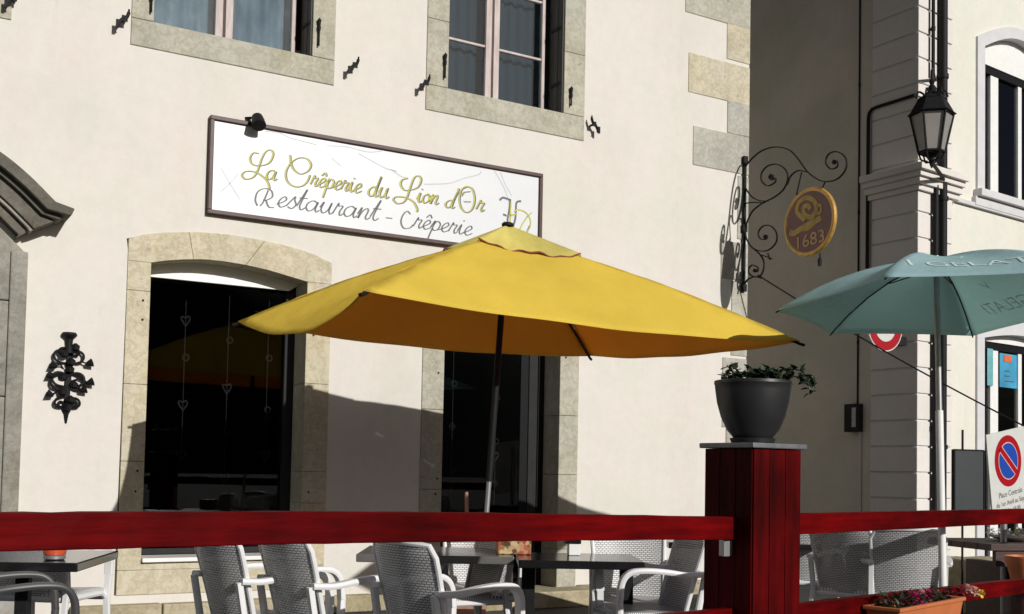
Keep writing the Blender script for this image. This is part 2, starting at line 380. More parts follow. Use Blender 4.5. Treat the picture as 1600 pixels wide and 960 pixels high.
def weave(name, axes, col=(0.74, 0.74, 0.745)):
    m, t, b = newmat(name)
    tc = t.nodes.new('ShaderNodeTexCoord'); sp = t.nodes.new('ShaderNodeSeparateXYZ'); t.links.new(tc.outputs['Object'], sp.inputs[0])
    cb = t.nodes.new('ShaderNodeCombineXYZ')
    t.links.new(sp.outputs[axes[0]], cb.inputs[0]); t.links.new(sp.outputs[axes[1]], cb.inputs[1])
    br = t.nodes.new('ShaderNodeTexBrick'); t.links.new(cb.outputs[0], br.inputs['Vector'])
    br.inputs['Scale'].default_value = 1.0; br.inputs['Brick Width'].default_value = 0.026; br.inputs['Row Height'].default_value = 0.0125
    br.inputs['Mortar Size'].default_value = 0.0030; br.inputs['Mortar Smooth'].default_value = 0.35; br.offset = 0.5
    br.inputs['Color1'].default_value = (*col, 1); br.inputs['Color2'].default_value = (*[c * 0.9 for c in col], 1); br.inputs['Mortar'].default_value = (*[c * 0.42 for c in col], 1)
    t.links.new(br.outputs['Color'], b.inputs['Base Color']); b.inputs['Roughness'].default_value = 0.45
    inv = t.nodes.new('ShaderNodeMath'); inv.operation = 'SUBTRACT'; inv.inputs[0].default_value = 1; t.links.new(br.outputs['Fac'], inv.inputs[1])
    bump(t, b, inv.outputs[0], 0.9, 0.004)
    th = t.nodes.new('ShaderNodeMath'); th.operation = 'GREATER_THAN'; th.inputs[1].default_value = 0.96; t.links.new(br.outputs['Fac'], th.inputs[0])
    ml = t.nodes.new('ShaderNodeMath'); ml.operation = 'MULTIPLY'; ml.inputs[1].default_value = 0.30; t.links.new(th.outputs[0], ml.inputs[0])
    tr = t.nodes.new('ShaderNodeBsdfTransparent'); mx = t.nodes.new('ShaderNodeMixShader'); out = t.nodes['Material Output']
    t.links.new(ml.outputs[0], mx.inputs[0]); t.links.new(b.outputs[0], mx.inputs[1]); t.links.new(tr.outputs[0], mx.inputs[2]); t.links.new(mx.outputs[0], out.inputs[0])
    return m
M['weave_back'] = weave('white woven plastic back', (1, 2)); M['weave_seat'] = weave('white woven plastic seat', (1, 0))
def curtain(name, a, b_, sc=(30, 1, 0.6), thr=0.6):
    m, t, b = newmat(name)
    c = ramp(t, nz(t, 1.0, 5, 0.6, sc=sc), [(0.35, a), (0.62, tuple((x + y) / 2 for x, y in zip(a, b_))), (0.72, b_)])
    t.links.new(c, b.inputs['Base Color']); b.inputs['Roughness'].default_value = 0.9; return m
M['curtain_l'] = curtain('net curtain with sky reflection tint', (0.085, 0.175, 0.25), (0.50, 0.60, 0.66), (5, 1, 2.2))  # blue of the sky reflected in the panes is put into the curtain colour
M['curtain_r'] = curtain('blind with sky reflection tint', (0.045, 0.068, 0.085), (0.065, 0.09, 0.11), (3, 1, 0.5))  # slate blue paints the sky's reflection in the glass onto the blind
def paving():
    m, t, b = newmat('grey asphalt paving')
    c = ramp(t, nz(t, 0.8, 6, 0.6), [(0.3, (0.045, 0.044, 0.042)), (0.7, (0.075, 0.072, 0.068))])
    f = ramp(t, nz(t, 90, 3, 0.7), [(0.35, (0.6, 0.6, 0.6)), (0.65, (1.2, 1.2, 1.2))])
    t.links.new(mixc(t, 1.0, c, f, 'MULTIPLY'), b.inputs['Base Color']); b.inputs['Roughness'].default_value = 0.9
    bump(t, b, nz(t, 80, 5, 0.7), 0.5, 0.01); return m
M['paving'] = paving()
M['forest'] = simple('distant forest', (0.030, 0.045, 0.022), 1.0, var=0.5, scale=0.12, bmp=1.0)
M['roof'] = simple('brown roof tiles', (0.12, 0.07, 0.05), 0.8, var=0.3, scale=9, bmp=0.3)
# ------------------------------------------------------------------ the setting
g = MB(); S_ = 900
g.add([(-S_, -S_, 0), (S_, -S_, 0), (S_, S_, 0), (-S_, S_, 0)], [(0, 1, 2, 3)])
tag(g.build('ground', M['paving']), kind='structure')
hl = MB()
def hillf(u, v):
    a = R(100 + 340 * u) ; rr = 130 + 170 * v
    h = (math.sin(v * math.pi * 0.5)) * (44 + 9 * math.sin(u * 23) + 6 * math.sin(u * 61 + 1) + 1.8 * math.sin(u * 290))
    return (rr * math.cos(a), rr * math.sin(a), -1 + h)
hl.grid(hillf, 160, 14)
tag(hl.build('hills', M['forest'], smooth_=True), kind='structure')

# ================================================================== restaurant building
bd = thing('restaurant_building', 'cream plastered restaurant with yellow limestone window surrounds and quoined corner', 'building', W0, TH)
xr = fac(1168, 400)[0]; xl = -7.5; ztop = 8.2
def P(lst, yin=0.0): return [fac(a, b, yin) for a, b in lst]
# --- openings (outer outline of the stone surround cut out of the plaster)
arch_out = P([(178, 931), (200, 392), (198, 373), (224, 367), (260, 363.5), (310, 363), (350, 366), (390, 372), (430, 380), (475, 392), (500, 402), (513.5, 411), (508, 795)])
zb = arch_out[0][1]; arch_out.append((arch_out[-1][0], zb))
ai = P([(222, 800), (236, 411), (262, 407.5), (290, 406), (320, 406), (350, 409), (385, 415), (420, 423), (455, 433.5), (480, 441), (474, 800)])
zsill = fac(225, 872)[1]; zs2 = fac(218, 891)[1]
ai_l, ai_r = ai[1][0], ai[-2][0]
arc_o = arch_out[2:12]; arc_i = ai[1:-1]
dl_o, dl_i = fac(657.5, 660)[0], fac(691.5, 660)[0]; dr_i, dr_o = fac(873, 660)[0], fac(902.5, 660)[0]
ztd = arc_o[-1][1] - 0.02; ddz = 0.16
def darc(xa, xb, z0, rise, n=8): return [(xa + (xb - xa) * i / n, z0 + rise * math.sin(math.pi * (0.16 + 0.68 * i / n)) - rise * math.sin(math.pi * 0.16)) for i in range(n + 1)]
d_out = [(dl_o, 0.12)] + darc(dl_o, dr_o, ztd, 0.35) + [(dr_o, 0.12)]
d_arc_i = darc(dl_i, dr_i, ztd - 0.2, 0.32)
# upper windows: x extents & bottoms
def upwin(xo0, xo1, yo, xi0, xi1, yi, yref=60):
    return dict(o0=fac(xo0, yref)[0], o1=fac(xo1, yref)[0], zo=fac(*yo)[1], i0=fac(xi0, yref)[0], i1=fac(xi1, yref)[0], zi=fac(*yi)[1])
WL = upwin(204, 523.5, (205, 70), 239, 488, (300, 48)); WR = upwin(667, 914.5, (668, 172), 701, 882, (760, 151.5))
dx = WL['o0'] - fac(18, 10)[0]
WX = {k: (v - (WL['o1'] - fac(18, 20)[0]) if k in ('o0', 'o1', 'i0', 'i1') else v) for k, v in WL.items()}
HW = 1.75
for W_ in (WL, WR, WX): W_['zt'] = W_['zi'] + HW; W_['zot'] = W_['zt'] + 0.19
def rect(x0, x1, z0, z1): return [(x0, z0), (x0, z1), (x1, z1), (x1, z0)]
holes = [arch_out, d_out] + [rect(W_['o0'], W_['o1'], W_['zo'], W_['zot']) for W_ in (WL, WR, WX)]
wall = MB(); wall.holed([(xl, 0), (xl, ztop), (xr - 0.004, ztop), (xr - 0.004, 0)], holes, 0, 0.45)
wall.box(xr - 0.45, xr - 0.004, 0.452, 9, 0, ztop); wall.box(xl, xl + 0.45, 0.452, 9, 0, ztop)
wall.box(xl + 0.452, xr - 0.452, 8.6, 9, 0, ztop)
wall.build('wall', M['plaster'], bd)
rf = MB(); rf.add([(xl - .4, -.7, ztop - .1), (xr + .4, -.7, ztop - .1), (xr + .4, 4.5, ztop + 3), (xl - .4, 4.5, ztop + 3), (xl - .4, 9.7, ztop - .1), (xr + .4, 9.7, ztop - .1),
                   (xl - .4, -.7, ztop + .06), (xr + .4, -.7, ztop + .06), (xr + .4, 4.5, ztop + 3.16), (xl - .4, 4.5, ztop + 3.16), (xl - .4, 9.7, ztop + .06), (xr + .4, 9.7, ztop + .06)],
                  [(0, 1, 2, 3), (3, 2, 5, 4), (6, 9, 8, 7), (9, 10, 11, 8), (0, 6, 7, 1), (4, 5, 11, 10), (0, 3, 9, 6), (3, 4, 10, 9), (1, 7, 8, 2), (2, 8, 11, 5)])
rf.build('roof', M['roof'], bd)
# --- arched window stone surround, block by block
PR = -0.012; DE = 0.28; J = 0.0013
def shrink(poly, d=J):
    cx = sum(p[0] for p in poly) / len(poly); cz = sum(p[1] for p in poly) / len(poly)
    return [(p[0] - (d if p[0] > cx else -d), p[1] - (d if p[1] > cz else -d)) for p in poly]
st = MB()
for k in range(len(arc_o) - 1):      # voussoir courses merged in a few long stones
    pass
# lintel arch: stones cut at 3 joints
def arc_pt(A, f):
    L = len(A) - 1; x = f * L; i = min(int(x), L - 1); t = x - i; return (A[i][0] * (1 - t) + A[i + 1][0] * t, A[i][1] * (1 - t) + A[i + 1][1] * t)
cuts = [0, 0.30, 0.62, 1.0]
for a, b in zip(cuts[:-1], cuts[1:]):
    o = [arc_pt(arc_o, a + (b - a) * i / 6) for i in range(7)]; i_ = [arc_pt(arc_i, a + (b - a) * i / 6) for i in range(7)]
    o = [(p[0] + (J if k == 0 else -J if k == 6 else 0), p[1]) for k, p in enumerate(o)]; i_ = [(p[0] + (J if k == 0 else -J if k == 6 else 0), p[1]) for k, p in enumerate(i_)]
    pl_ = o + i_[::-1]
    if a == 0: pl_ = [(arch_out[1][0], arc_o[0][1])] + o[1:] + i_[::-1][:-1] + [(ai_l, arc_i[0][1]), (arch_out[1][0], arc_i[0][1])]
    if b == 1.0: pl_ = o[:-1] + [(arch_out[12][0], arc_o[-1][1]), (arch_out[12][0], arc_i[-1][1]), (ai_r, arc_i[-1][1])] + i_[::-1][1:]
    st.prism(pl_, PR, DE)
zl = arc_i[0][1]; xo_l, xo_r = arch_out[1][0], arch_out[12][0]
for za, zc in ((zl, fac(210, 454)[1]), (fac(210, 454)[1], fac(200, 600)[1]), (fac(200, 600)[1], fac(200, 721)[1]), (fac(200, 721)[1], fac(200, 812)[1]), (fac(200, 812)[1], zs2)):
    st.prism(rect(xo_l, ai_l, zc + J, za - J), PR, DE)
zr = arc_i[-1][1]
for za, zc in ((zr, fac(490, 600)[1]), (fac(490, 600)[1], fac(490, 737)[1]), (fac(490, 737)[1], fac(490, 786)[1]), (fac(490, 786)[1], zs2)):
    st.prism(rect(ai_r, xo_r, zc + J, za - J), PR, DE)
xm = (xo_l + xo_r) / 2
st.prism(rect(xo_l, xm - J, zb, zs2 - J), PR, DE); st.prism(rect(xm + J, xo_r, zb, zs2 - J), PR, DE)
st.prism(rect(ai_l, ai_r, zs2, zsill - 0.035), PR + 0.004, DE)
st.build('window_surround', M['stone_y'], bd, bevel=0.004)
for px, py in ((223, 470), (222, 500), (214, 736), (211, 768), (489, 524), (481, 769)):
    x, z = fac(px, py); MB().lathe([(0.009, -0.001), (0.009, 0.004)], 8, (x, PR - 0.003, z), Matrix.Rotation(R(90), 3, 'X')).build('fixing_hole', M['black_frame'], bd)
for px, py in ((689, 544), (684, 583), (682, 748), (679, 772), (883, 559)):
    x, z = fac(px, py); MB().lathe([(0.009, -0.001), (0.009, 0.004)], 8, (x, PR - 0.003, z), Matrix.Rotation(R(90), 3, 'X')).build('fixing_hole', M['black_frame'], bd)
sl_ = MB(); sl_.box(ai_l + 0.003, ai_r - 0.003, -0.05, 0.27, zsill - 0.033, zsill); sl_.build('window_sill', M['white'], bd, bevel=0.004)
# glazed front of the arched window
yw = 0.285
zhead = fac(300, 440, yw)[1]
wf = MB()
zz0 = zsill
fr_w = 0.085
wf.box(ai_l - 0.0, ai_l + 0.035, yw, yw + 0.06, zz0, zhead - 0.001); wf.box(ai_r - fr_w, ai_r, yw, yw + 0.06, zz0, zhead - 0.001)
wf.box(ai_l + 0.036, ai_r - fr_w - 0.001, yw, yw + 0.06, zz0, zz0 + 0.05)
wfo = wf.build('window_frame', M['dark_frame'], bd, bevel=0.006)
zh2 = fac(300, 439, 0.20)[1]
hp = MB(); hp.prism([(ai_l, zh2)] + [(p[0], p[1]) for p in arc_i] + [(ai_r - fr_w, zh2)], 0.20, 0.23); hp.build('lunette_panel', M['white'], wfo)
hp = MB(); hp.box(ai_l, ai_r, yw + 0.01, yw + 0.05, zhead - 0.001, zhead + 0.12); hp.build('head_rail', M['black_frame'], wfo)
gl = MB(); gl.box(ai_l + 0.036, ai_r - fr_w - 0.001, yw + 0.025, yw + 0.031, zz0 + 0.051, zhead - 0.002); gl.build('pane', M['glass_dark'], wfo)
# --- doorway
st = MB()
o, i_ = d_out[1:-1], d_arc_i
for a, b in ((0, 4), (4, 8)):
    st.prism([(p[0] + (J if k == a and a else 0) - (J if k == b and b < 8 else 0), p[1]) for k, p in enumerate(o) if a <= k <= b] + [(p[0] + (J if k == a and a else 0) - (J if k == b and b < 8 else 0), p[1]) for k, p in enumerate(i_) if a <= k <= b][::-1], PR, DE)
zt_ = i_[0][1]
for za, zc in ((zt_, fac(675, 640)[1]), (fac(675, 640)[1], fac(675, 765)[1]), (fac(675, 765)[1], 0.5), (0.5, 0.0)):
    st.prism(rect(dl_o, dl_i, zc + J, za - J), PR, DE)
for za, zc in ((zt_, fac(888, 650)[1]), (fac(888, 650)[1], fac(888, 742)[1]), (fac(888, 742)[1], 0.5), (0.5, 0.0)):
    st.prism(rect(dr_i, dr_o, zc + J, za - J), PR, DE)
st.build('door_surround', M['stone_g'], bd, bevel=0.006)
dr = MB()
dr.box(dr_i - 0.17, dr_i - 0.07, yw, yw + 0.05, 0.12, zt_); dr.box(dl_i, dl_i + 0.03, yw, yw + 0.05, 0.12, zt_)
dfo = dr.build('door_frame', M['dark_frame'], bd, bevel=0.006)
d2 = MB(); d2.box(dr_i - 0.069, dr_i, yw - 0.01, yw + 0.05, 0.12, zt_ + 0.1); d2.box(dr_i - 0.26, dr_i - 0.171, yw + 0.012, yw + 0.05, 0.12, zt_)
d2.prism([(dl_i, zt_)] + i_ + [(dr_i, zt_)], yw + 0.004, yw + 0.045)
d2.build('door_panel', M['black_frame'], bd, bevel=0.004)
d3 = MB(); d3.box(dl_i + 0.031, dr_i - 0.261, yw + 0.02, yw + 0.026, 0.14, zt_ - 0.002); d3.build('door_glass', M['glass_dark'], dfo)
# interior shell
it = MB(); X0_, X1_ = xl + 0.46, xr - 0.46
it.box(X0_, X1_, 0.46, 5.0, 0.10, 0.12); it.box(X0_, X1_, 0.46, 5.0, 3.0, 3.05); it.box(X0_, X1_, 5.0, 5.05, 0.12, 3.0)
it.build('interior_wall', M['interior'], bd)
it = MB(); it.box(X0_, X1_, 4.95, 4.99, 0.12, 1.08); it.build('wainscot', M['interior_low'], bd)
# --- upper windows
def build_upper(W_, name_lbl, curtain_m, transom, yd=0.26):
    s2 = MB(); o0, o1, i0, i1, zo, zi, zt, zot = (W_[k] for k in ('o0', 'o1', 'i0', 'i1', 'zo', 'zi', 'zt', 'zot'))
    s2.prism(rect(o0, o1, zo, zi - J), PR, DE)
    zz = [zi, zi + 0.62, zi + 1.2, zt]
    for a, b in zip(zz[:-1], zz[1:]):
        s2.prism(rect(o0, i0, a + J, b - J), PR, DE); s2.prism(rect(i1, o1, a + J, b - J), PR, DE)
    s2.prism(rect(o0, o1, zt + J, zot), PR, DE)
    s2.build('window_surround', M['stone_g'], bd, bevel=0.006)
    f = MB(); mid = (i0 + i1) / 2 - 0.03
    f.box(i0, i1, yd, yd + 0.06, zi, zi + 0.03)
    fo = f.build('window', M['brownwood'], bd, bevel=0.004)
    q = MB()
    q.box(i0, i0 + 0.035, yd - 0.002, yd + 0.05, zi + 0.031, zt)
    q.box(mid - 0.075, mid - 0.012, yd - 0.01, yd + 0.05, zi + 0.031, zt); q.box(mid + 0.012, mid + 0.075, yd - 0.01, yd + 0.05, zi + 0.031, zt)
    q.box(i1 - 0.10, i1 - 0.062, yd - 0.004, yd + 0.05, zi + 0.031, zt)
    q.build('frame', M['pinkwood'], fo, bevel=0.004)
    q = MB(); q.box(mid - 0.011, mid + 0.011, yd + 0.0, yd + 0.03, zi + 0.031, zt); q.build('meeting_rail', M['brownwood'], fo)
    if transom:
        q = MB()
        for zz_ in (zi + 0.585, zi + 1.17):
            for xa_, xb_ in ((i0 + 0.036, mid - 0.076), (mid + 0.076, i1 - 0.101)):
                q = MB(); q.box(xa_, xb_, yd + 0.004, yd + 0.04, zz_, zz_ + 0.022); q.build('glazing_bar', M['pinkwood'], fo, bevel=0.003)
    q = MB(); q.box(i0 + 0.036, mid - 0.0755, yd + 0.02, yd + 0.024, zi + 0.031, zt); q.build('pane', M['glass_up'], fo)
    q = MB(); q.box(mid + 0.0755, i1 - 0.101, yd + 0.02, yd + 0.024, zi + 0.031, zt); q.build('pane', M['glass_up'], fo)
    q = MB(); q.grid(lambda u, v: (i0 + 0.01 + (i1 - i0 - 0.02) * u, yd + 0.13 + 0.014 * math.sin(u * 70), zi + 0.01 + (zt - zi) * v), 120, 2, 0.004); q.build('curtain', curtain_m, fo, smooth_=True)
    q = MB()
    for a in range(3):
        q.box(i1 - 0.016 - 0.002 * (a % 2), i1 - 0.002, 0.008 + a * 0.083, 0.086 + a * 0.083, zi + 0.012, zt - 0.01)
    so_ = q.build('shutter_panel', M['shutter'], fo, bevel=0.003)
    for zz_ in (zi + 0.30, zi + 0.86, zi + 1.4): q = MB(); q.box(i1 - 0.026, i1 - 0.0185, 0.03, 0.2, zz_, zz_ + 0.03); q.build('hinge', M['iron'], so_)
build_upper(WL, 'left', M['curtain_l'], False); build_upper(WR, 'right', M['curtain_r'], True); build_upper(WX, 'far', M['curtain_l'], False)
# --- iron pins beside the upper windows, and hold-backs on the plaster
for px, py0, py1 in ((236, -14, 22), (497, 34, 74), (693.5, 88, 124), (890, 140, 167)):
    x0, z0 = fac(px, py0); x1, z1 = fac(px - 0.5, py1)
    q = MB(); q.tube([(x0, -0.035, z0), (x0, -0.035, z1)], [0.008, 0.008], 8); q.lathe([(0.004, 0.02), (0.018, 0), (0.010, -0.05), (0.016, -0.06), (0.012, -0.09)], 10, (x0, -0.035, z0))
    q.tube([(x0, -0.035, z1 + 0.02), (x0, 0.0, z1 + 0.02)], 0.007, 6); q.tube([(x0, -0.035, z0 - 0.03), (x0, 0.0, z0 - 0.03)], 0.007, 6)
    q.build('hinge_pin', M['iron'], bd, smooth_=True)
for px, py, fl in ((20, 2, 1), (192, 34, 1), (550, 106, 1), (661, 133, 1), (922, 197, -1)):
    x, z = fac(px, py)
    q = MB(); q.tube([(x, 0.01, z), (x, -0.07, z)], 0.011, 8)
    q.tube(smooth([(x - 0.035 * fl, -0.075, z - 0.075), (x - 0.040 * fl, -0.07, z - 0.04), (x - 0.015 * fl, -0.07, z - 0.005), (x + 0.012 * fl, -0.07, z + 0.01), (x + 0.028 * fl, -0.07, z + 0.05), (x + 0.03 * fl, -0.075, z + 0.08)], 5), [0.008] * 4 + [0.014] * 18 + [0.008] * 4, 7)
    q.box(x - 0.055 * fl - 0.010, x - 0.055 * fl + 0.012, -0.085, -0.065, z - 0.085, z - 0.02); q.box(x - 0.022, x + 0.022, -0.079, -0.064, z - 0.022, z + 0.024)
    q.build('shutter_holdback', M['iron'], bd, smooth_=True)
# --- quoins on the right corner
def quoin(pxl, y0, y1, mat, out=0.010):
    xa = fac(pxl, (y0 + y1) / 2)[0]; z1 = fac(pxl, y0)[1]; z0 = fac(pxl, y1)[1]
    q = MB(); q.box(xa, xr, -out, 0.30 + random.random() * 0.25, z0 + 0.002, z1 - 0.002); q.build('quoin', mat, bd, bevel=0.008)
quoin(1074, -200, -120, M['stone_pale']); quoin(1137, -120, -60, M['stone_y']); quoin(1071, -50, 19, M['stone_g']); quoin(1135.5, 36, 92.5, M['stone_y'])
quoin(1075.5, 81.5, 144, M['stone_y']); quoin(1136, 157.5, 208, M['stone_pale'])
quoin(1082.5, 196, 258, M['stone_pale']); quoin(1152, 274, 374, M['stone_pale'])
quoin(1126, 375, 435, M['stone_pale']); quoin(1142, 438, 556, M['stone_pale']); quoin(1128, 558, 668, M['stone_pale']); quoin(1133, 669, 800, M['stone_pale']); quoin(1124, 801, 900, M['stone_pale'])
# --- plinth and steps
zp = fac(150, 945)[1]
q = MB()
xx = fac(108, 945)[0]
qq = {False: q, True: MB()}
while xx < xr - 0.1:
    q = qq[xx > dl_o]
    wd_ = random.uniform(0.35, 0.75); x1_ = min(xx + wd_, xr - 0.05)
    if not (x1_ > dl_o - 0.02 and xx < dr_o + 0.02): q.box(xx + 0.004, x1_ - 0.004, -0.10 - random.random() * 0.02, 0.0, 0.005, zp - random.random() * 0.012)
    elif xx < dl_o - 0.1: q.box(xx + 0.004, dl_o - 0.01, -0.105, 0, 0.005, zp - 0.004)
    elif x1_ > dr_o + 0.1: q.box(dr_o + 0.01, x1_ - 0.004, -0.105, 0, 0.005, zp - 0.004)
    xx = x1_
qq[False].build('plinth', M['stone_rough'], bd, bevel=0.012); qq[True].build('plinth', M['stone_rough'], bd, bevel=0.012)
q = MB(); q.box(dl_o - 0.1, dr_o + 0.1, -0.45, -0.11, 0.0, 0.15); q.box(dl_o + 0.0, dr_o, -0.108, 0.27, 0.0, 0.13); q.build('door_step', M['stone_rough'], bd, bevel=0.01)
# --- carved portal at the far left
q = MB()
xj = fac(38, 392)[0]; zj = fac(38, 392)[1]
xj2 = xj
zc = zj - 1.0
q.box(xj - 1.9, xj, -0.06, 0.02, 0, zj - 1.12); q.box(xj - 1.9, xj, -0.06, 0.02, zj - 1.114, zj - 0.40)
q.prism([(xj, zj - 0.394), (xj, zj - 0.02), (xj - 0.3, zj + 0.26), (xj - 0.7, zj + 0.6), (xj - 1.9, zj + 0.8), (xj - 1.9, zj - 0.394)], -0.06, 0.02)
q.box(xj - 0.10, xj + 0.02, -0.085, 0.0, 0.0, zj - 0.02)
q.build('portal_jamb', M['stone_portal'], bd, bevel=0.012)
path = smooth(P([(-190, 190), (-110, 205), (-50, 225), (0, 256), (40, 289), (78, 327)]), 6)
def offs(pt, k, d):
    i = k; a = pt[max(i - 1, 0)]; b = pt[min(i + 1, len(pt) - 1)]; t = (b - a).normalized(); nn = Vector((t.y, -t.x))
    if nn.y > 0: nn = -nn
    return pt[i] + nn * d
def band(d0, d1, out, endx0, endx1, name, mat, drop=0.0, bev=0.008):
    o = [offs(path, k, d0) for k in range(len(path))]; i2 = [offs(path, k, d1) for k in range(len(path))]
    o.append(o[-1] + Vector((endx0, -0.035 - drop))); i2.append(i2[-1] + Vector((endx1, -0.03)))
    q = MB(); q.prism([tuple(p) for p in o] + [tuple(p) for p in i2[::-1]], -out, 0.0); return q.build(name, mat, bd, bevel=bev)
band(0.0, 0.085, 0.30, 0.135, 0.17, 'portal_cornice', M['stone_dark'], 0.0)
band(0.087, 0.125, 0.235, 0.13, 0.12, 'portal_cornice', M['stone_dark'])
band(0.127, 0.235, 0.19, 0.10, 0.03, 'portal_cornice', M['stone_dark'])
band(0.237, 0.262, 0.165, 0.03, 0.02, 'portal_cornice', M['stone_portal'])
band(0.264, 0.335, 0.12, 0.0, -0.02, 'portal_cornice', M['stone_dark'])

# ================================================================== restaurant sign
SP = 0.045
sx0, sz1 = fac(329, 185, -SP)
c_tl, c_tr = fac(329, 180, -SP), fac(848, 272, -SP); c_bl = fac(323, 333, -SP)
sgn = thing('restaurant_sign', 'long white marble patterned restaurant sign in a brown frame with yellow script', 'sign', W0 + T * ((c_tl[0] + c_tr[0]) / 2) + Vector((0, 0, c_bl[1])), TH)
MS = loc_of(sgn) @ (Matrix.Translation(W0) @ Matrix.Rotation(TH, 4, 'Z'))
x0_, x1_ = c_tl[0], c_tr[0]; zt1 = (c_tl[1] + c_tr[1]) / 2; zb1 = c_bl[1]
q = MB(); q.box(x0_ + 0.035, x1_ - 0.035, -SP + 0.012, -0.012, zb1 + 0.035, zt1 - 0.035); q.build('panel', M['signwhite'], sgn, M=MS)
q = MB(); q.box(x0_, x1_, -SP - 0.012, 0, zt1 - 0.034, zt1); q.box(x0_, x1_, -SP - 0.012, 0, zb1, zb1 + 0.034)
q.box(x0_, x0_ + 0.034, -SP - 0.012, 0, zb1 + 0.0345, zt1 - 0.0345); q.box(x1_ - 0.034, x1_, -SP - 0.012, 0, zb1 + 0.0345, zt1 - 0.0345)
q.build('frame', M['frame_brown'], sgn, bevel=0.004, M=MS)
YP = -(SP - 0.012)             # face of the panel, local y
GL = {
 'a': (1.15, [[(.85,.85),(.5,1.02),(.14,.75),(.08,.3),(.35,0),(.7,.25),(.9,.95),(.84,.3),(.98,.0),(1.2,.22)]]),
 'r': (.8, [[(0,.15),(.22,1.12),(.28,.88),(.62,.9),(.5,.35),(.62,0),(.85,.22)]]),
 'e': (.8, [[(0,.2),(.35,.42),(.65,.75),(.48,1.02),(.2,.75),(.12,.3),(.4,-.02),(.85,.25)]]),
 'E': (.8, [[(0,.2),(.35,.42),(.65,.75),(.48,1.02),(.2,.75),(.12,.3),(.4,-.02),(.85,.25)], [(.15,1.25),(.42,1.6),(.68,1.25)]]),
 'p': (.95, [[(0,.3),(.26,1.05),(.2,.3),(.1,-1.1)], [(.18,.55),(.45,1.02),(.82,.75),(.72,.15),(.4,0),(.2,.2)], [(.7,.1),(1.0,.22)]]),
 'i': (.6, [[(0,.3),(.22,1.05),(.2,.3),(.38,0),(.64,.25)], [(.30,1.42),(.33,1.55)]]),
 'd': (1.15, [[(.8,.8),(.5,1.02),(.12,.7),(.1,.25),(.38,0),(.72,.3),(.98,2.15),(.88,1.4),(.84,.3),(.98,0),(1.2,.22)]]),
 'u': (1.15, [[(0,.5),(.2,1.05),(.14,.35),(.38,0),(.7,.35),(.84,1.05),(.8,.3),(.98,0),(1.2,.22)]]),
 'o': (.95, [[(.5,1.02),(.15,.75),(.12,.25),(.42,0),(.8,.3),(.76,.8),(.5,1.02),(.7,.85),(1.0,.85)]]),
 'n': (1.05, [[(0,.4),(.2,1.05),(.14,0),(.3,.65),(.6,1.02),(.76,.8),(.7,.2),(.85,0),(1.1,.22)]]),
 's': (.8, [[(0,.2),(.46,1.15),(.5,.85),(.72,.4),(.5,0),(.12,.1)]]),
 't': (.7, [[(0,.3),(.42,2.0),(.3,1.0),(.25,.3),(.45,0),(.72,.25)], [(.02,1.1),(.68,1.15)]]),
}
def word(txt, p0, p1, xh, slant=0.28):
    W_ = sum(GL[c][0] for c in txt); a = Vector(p0); b = Vector(p1); ux = (b - a) / W_; out = []; cur = 0
    for c in txt:
        w_, strokes = GL[c]
        for s_ in strokes:
            out.append([(a.x + ux.x * (cur + x + slant * y), a.y + ux.y * (cur + x + slant * y * 1.0) - y * xh) for x, y in s_])
        cur += w_
    return out
def zA(l): return [(370 + x / 6.4, 200 + y / 6.4) for x, y in l]
def zB(l): return [(600 + x / 6.4, 250 + y / 6.4) for x, y in l]
gold = [zA([(215,255),(165,250),(130,300),(150,360),(230,378),(320,350),(362,270),(340,222),(290,235),(250,300),(200,440),(150,500),(80,510),(48,470),(90,435),(180,440),(260,490),(310,550),(325,610)]),
        zA([(530,270),(540,350),(570,420),(640,460),(710,430),(740,370),(700,310),(620,300),(540,350),(490,440),(500,530),(560,580),(640,585),(700,540),(730,470)]),
        zB([(235,185),(180,200),(165,250),(200,300),(270,300),(340,270),(370,200),(345,160),(300,180),(260,280),(230,370),(190,425),(130,435),(92,400),(120,370),(210,375),(290,420),(330,490),(325,520)]),
        zB([(828,270),(775,300),(752,400),(775,490),(828,525),(880,490),(905,400),(885,300),(828,265),(790,285)]), zB([(795,417),(862,417)]), zB([(770,360),(800,325),(860,315)]), zB([(748,285),(735,330)])]
gold += word('a', (414, 279.5), (431, 282.5), 15) + word('rEperie', (484, 290), (563, 302), 14.5) + word('du', (573, 305.5), (606, 310.5), 15) + word('ion', (650, 315.5), (684, 320), 14) + word('d', (693.5, 323.5), (709, 326), 12) + word('r', (743, 329), (755, 331), 15)
grey = [zA([(205,780),(185,720),(210,640),(280,608),(345,630),(355,690),(300,722),(262,722)]), zA([(290,722),(318,790),(372,798)]), zA([(315,625),(265,740),(232,782)]), zA([(1490,900),(1555,907)]),
        zB([(265,545),(230,515),(185,560),(170,630),(200,685),(260,680),(290,650)])]
grey += word('estaurant', (431, 322.5), (590, 345.5), 16.5) + word('rEperie', (645, 355.5), (736, 368.5), 14.5)
def lay(strokes, wpx, y, off=(0, 0), nib=None):
    mb = MB()
    for s_ in strokes:
        pts = [Vector(fac(px + off[0], py + off[1], YP)) for px, py in s_]
        mb.ribbon(smooth(pts, 6) if len(pts) > 2 else pts, wpx / 190, y, nib)
    return mb
lay(gold, 3.9, YP - 0.002, (0.9, 0.5), 0.35).build('lettering_shadow', M['ink'], sgn, M=MS)
lay(gold, 2.5, YP - 0.0035, (-0.5, -0.2), 0.35).build('lettering', M['gold_ink'], sgn, M=MS)
lay(grey, 3.2, YP - 0.002, (0, 0), 0.25).build('lettering', M['ink'], sgn, M=MS)
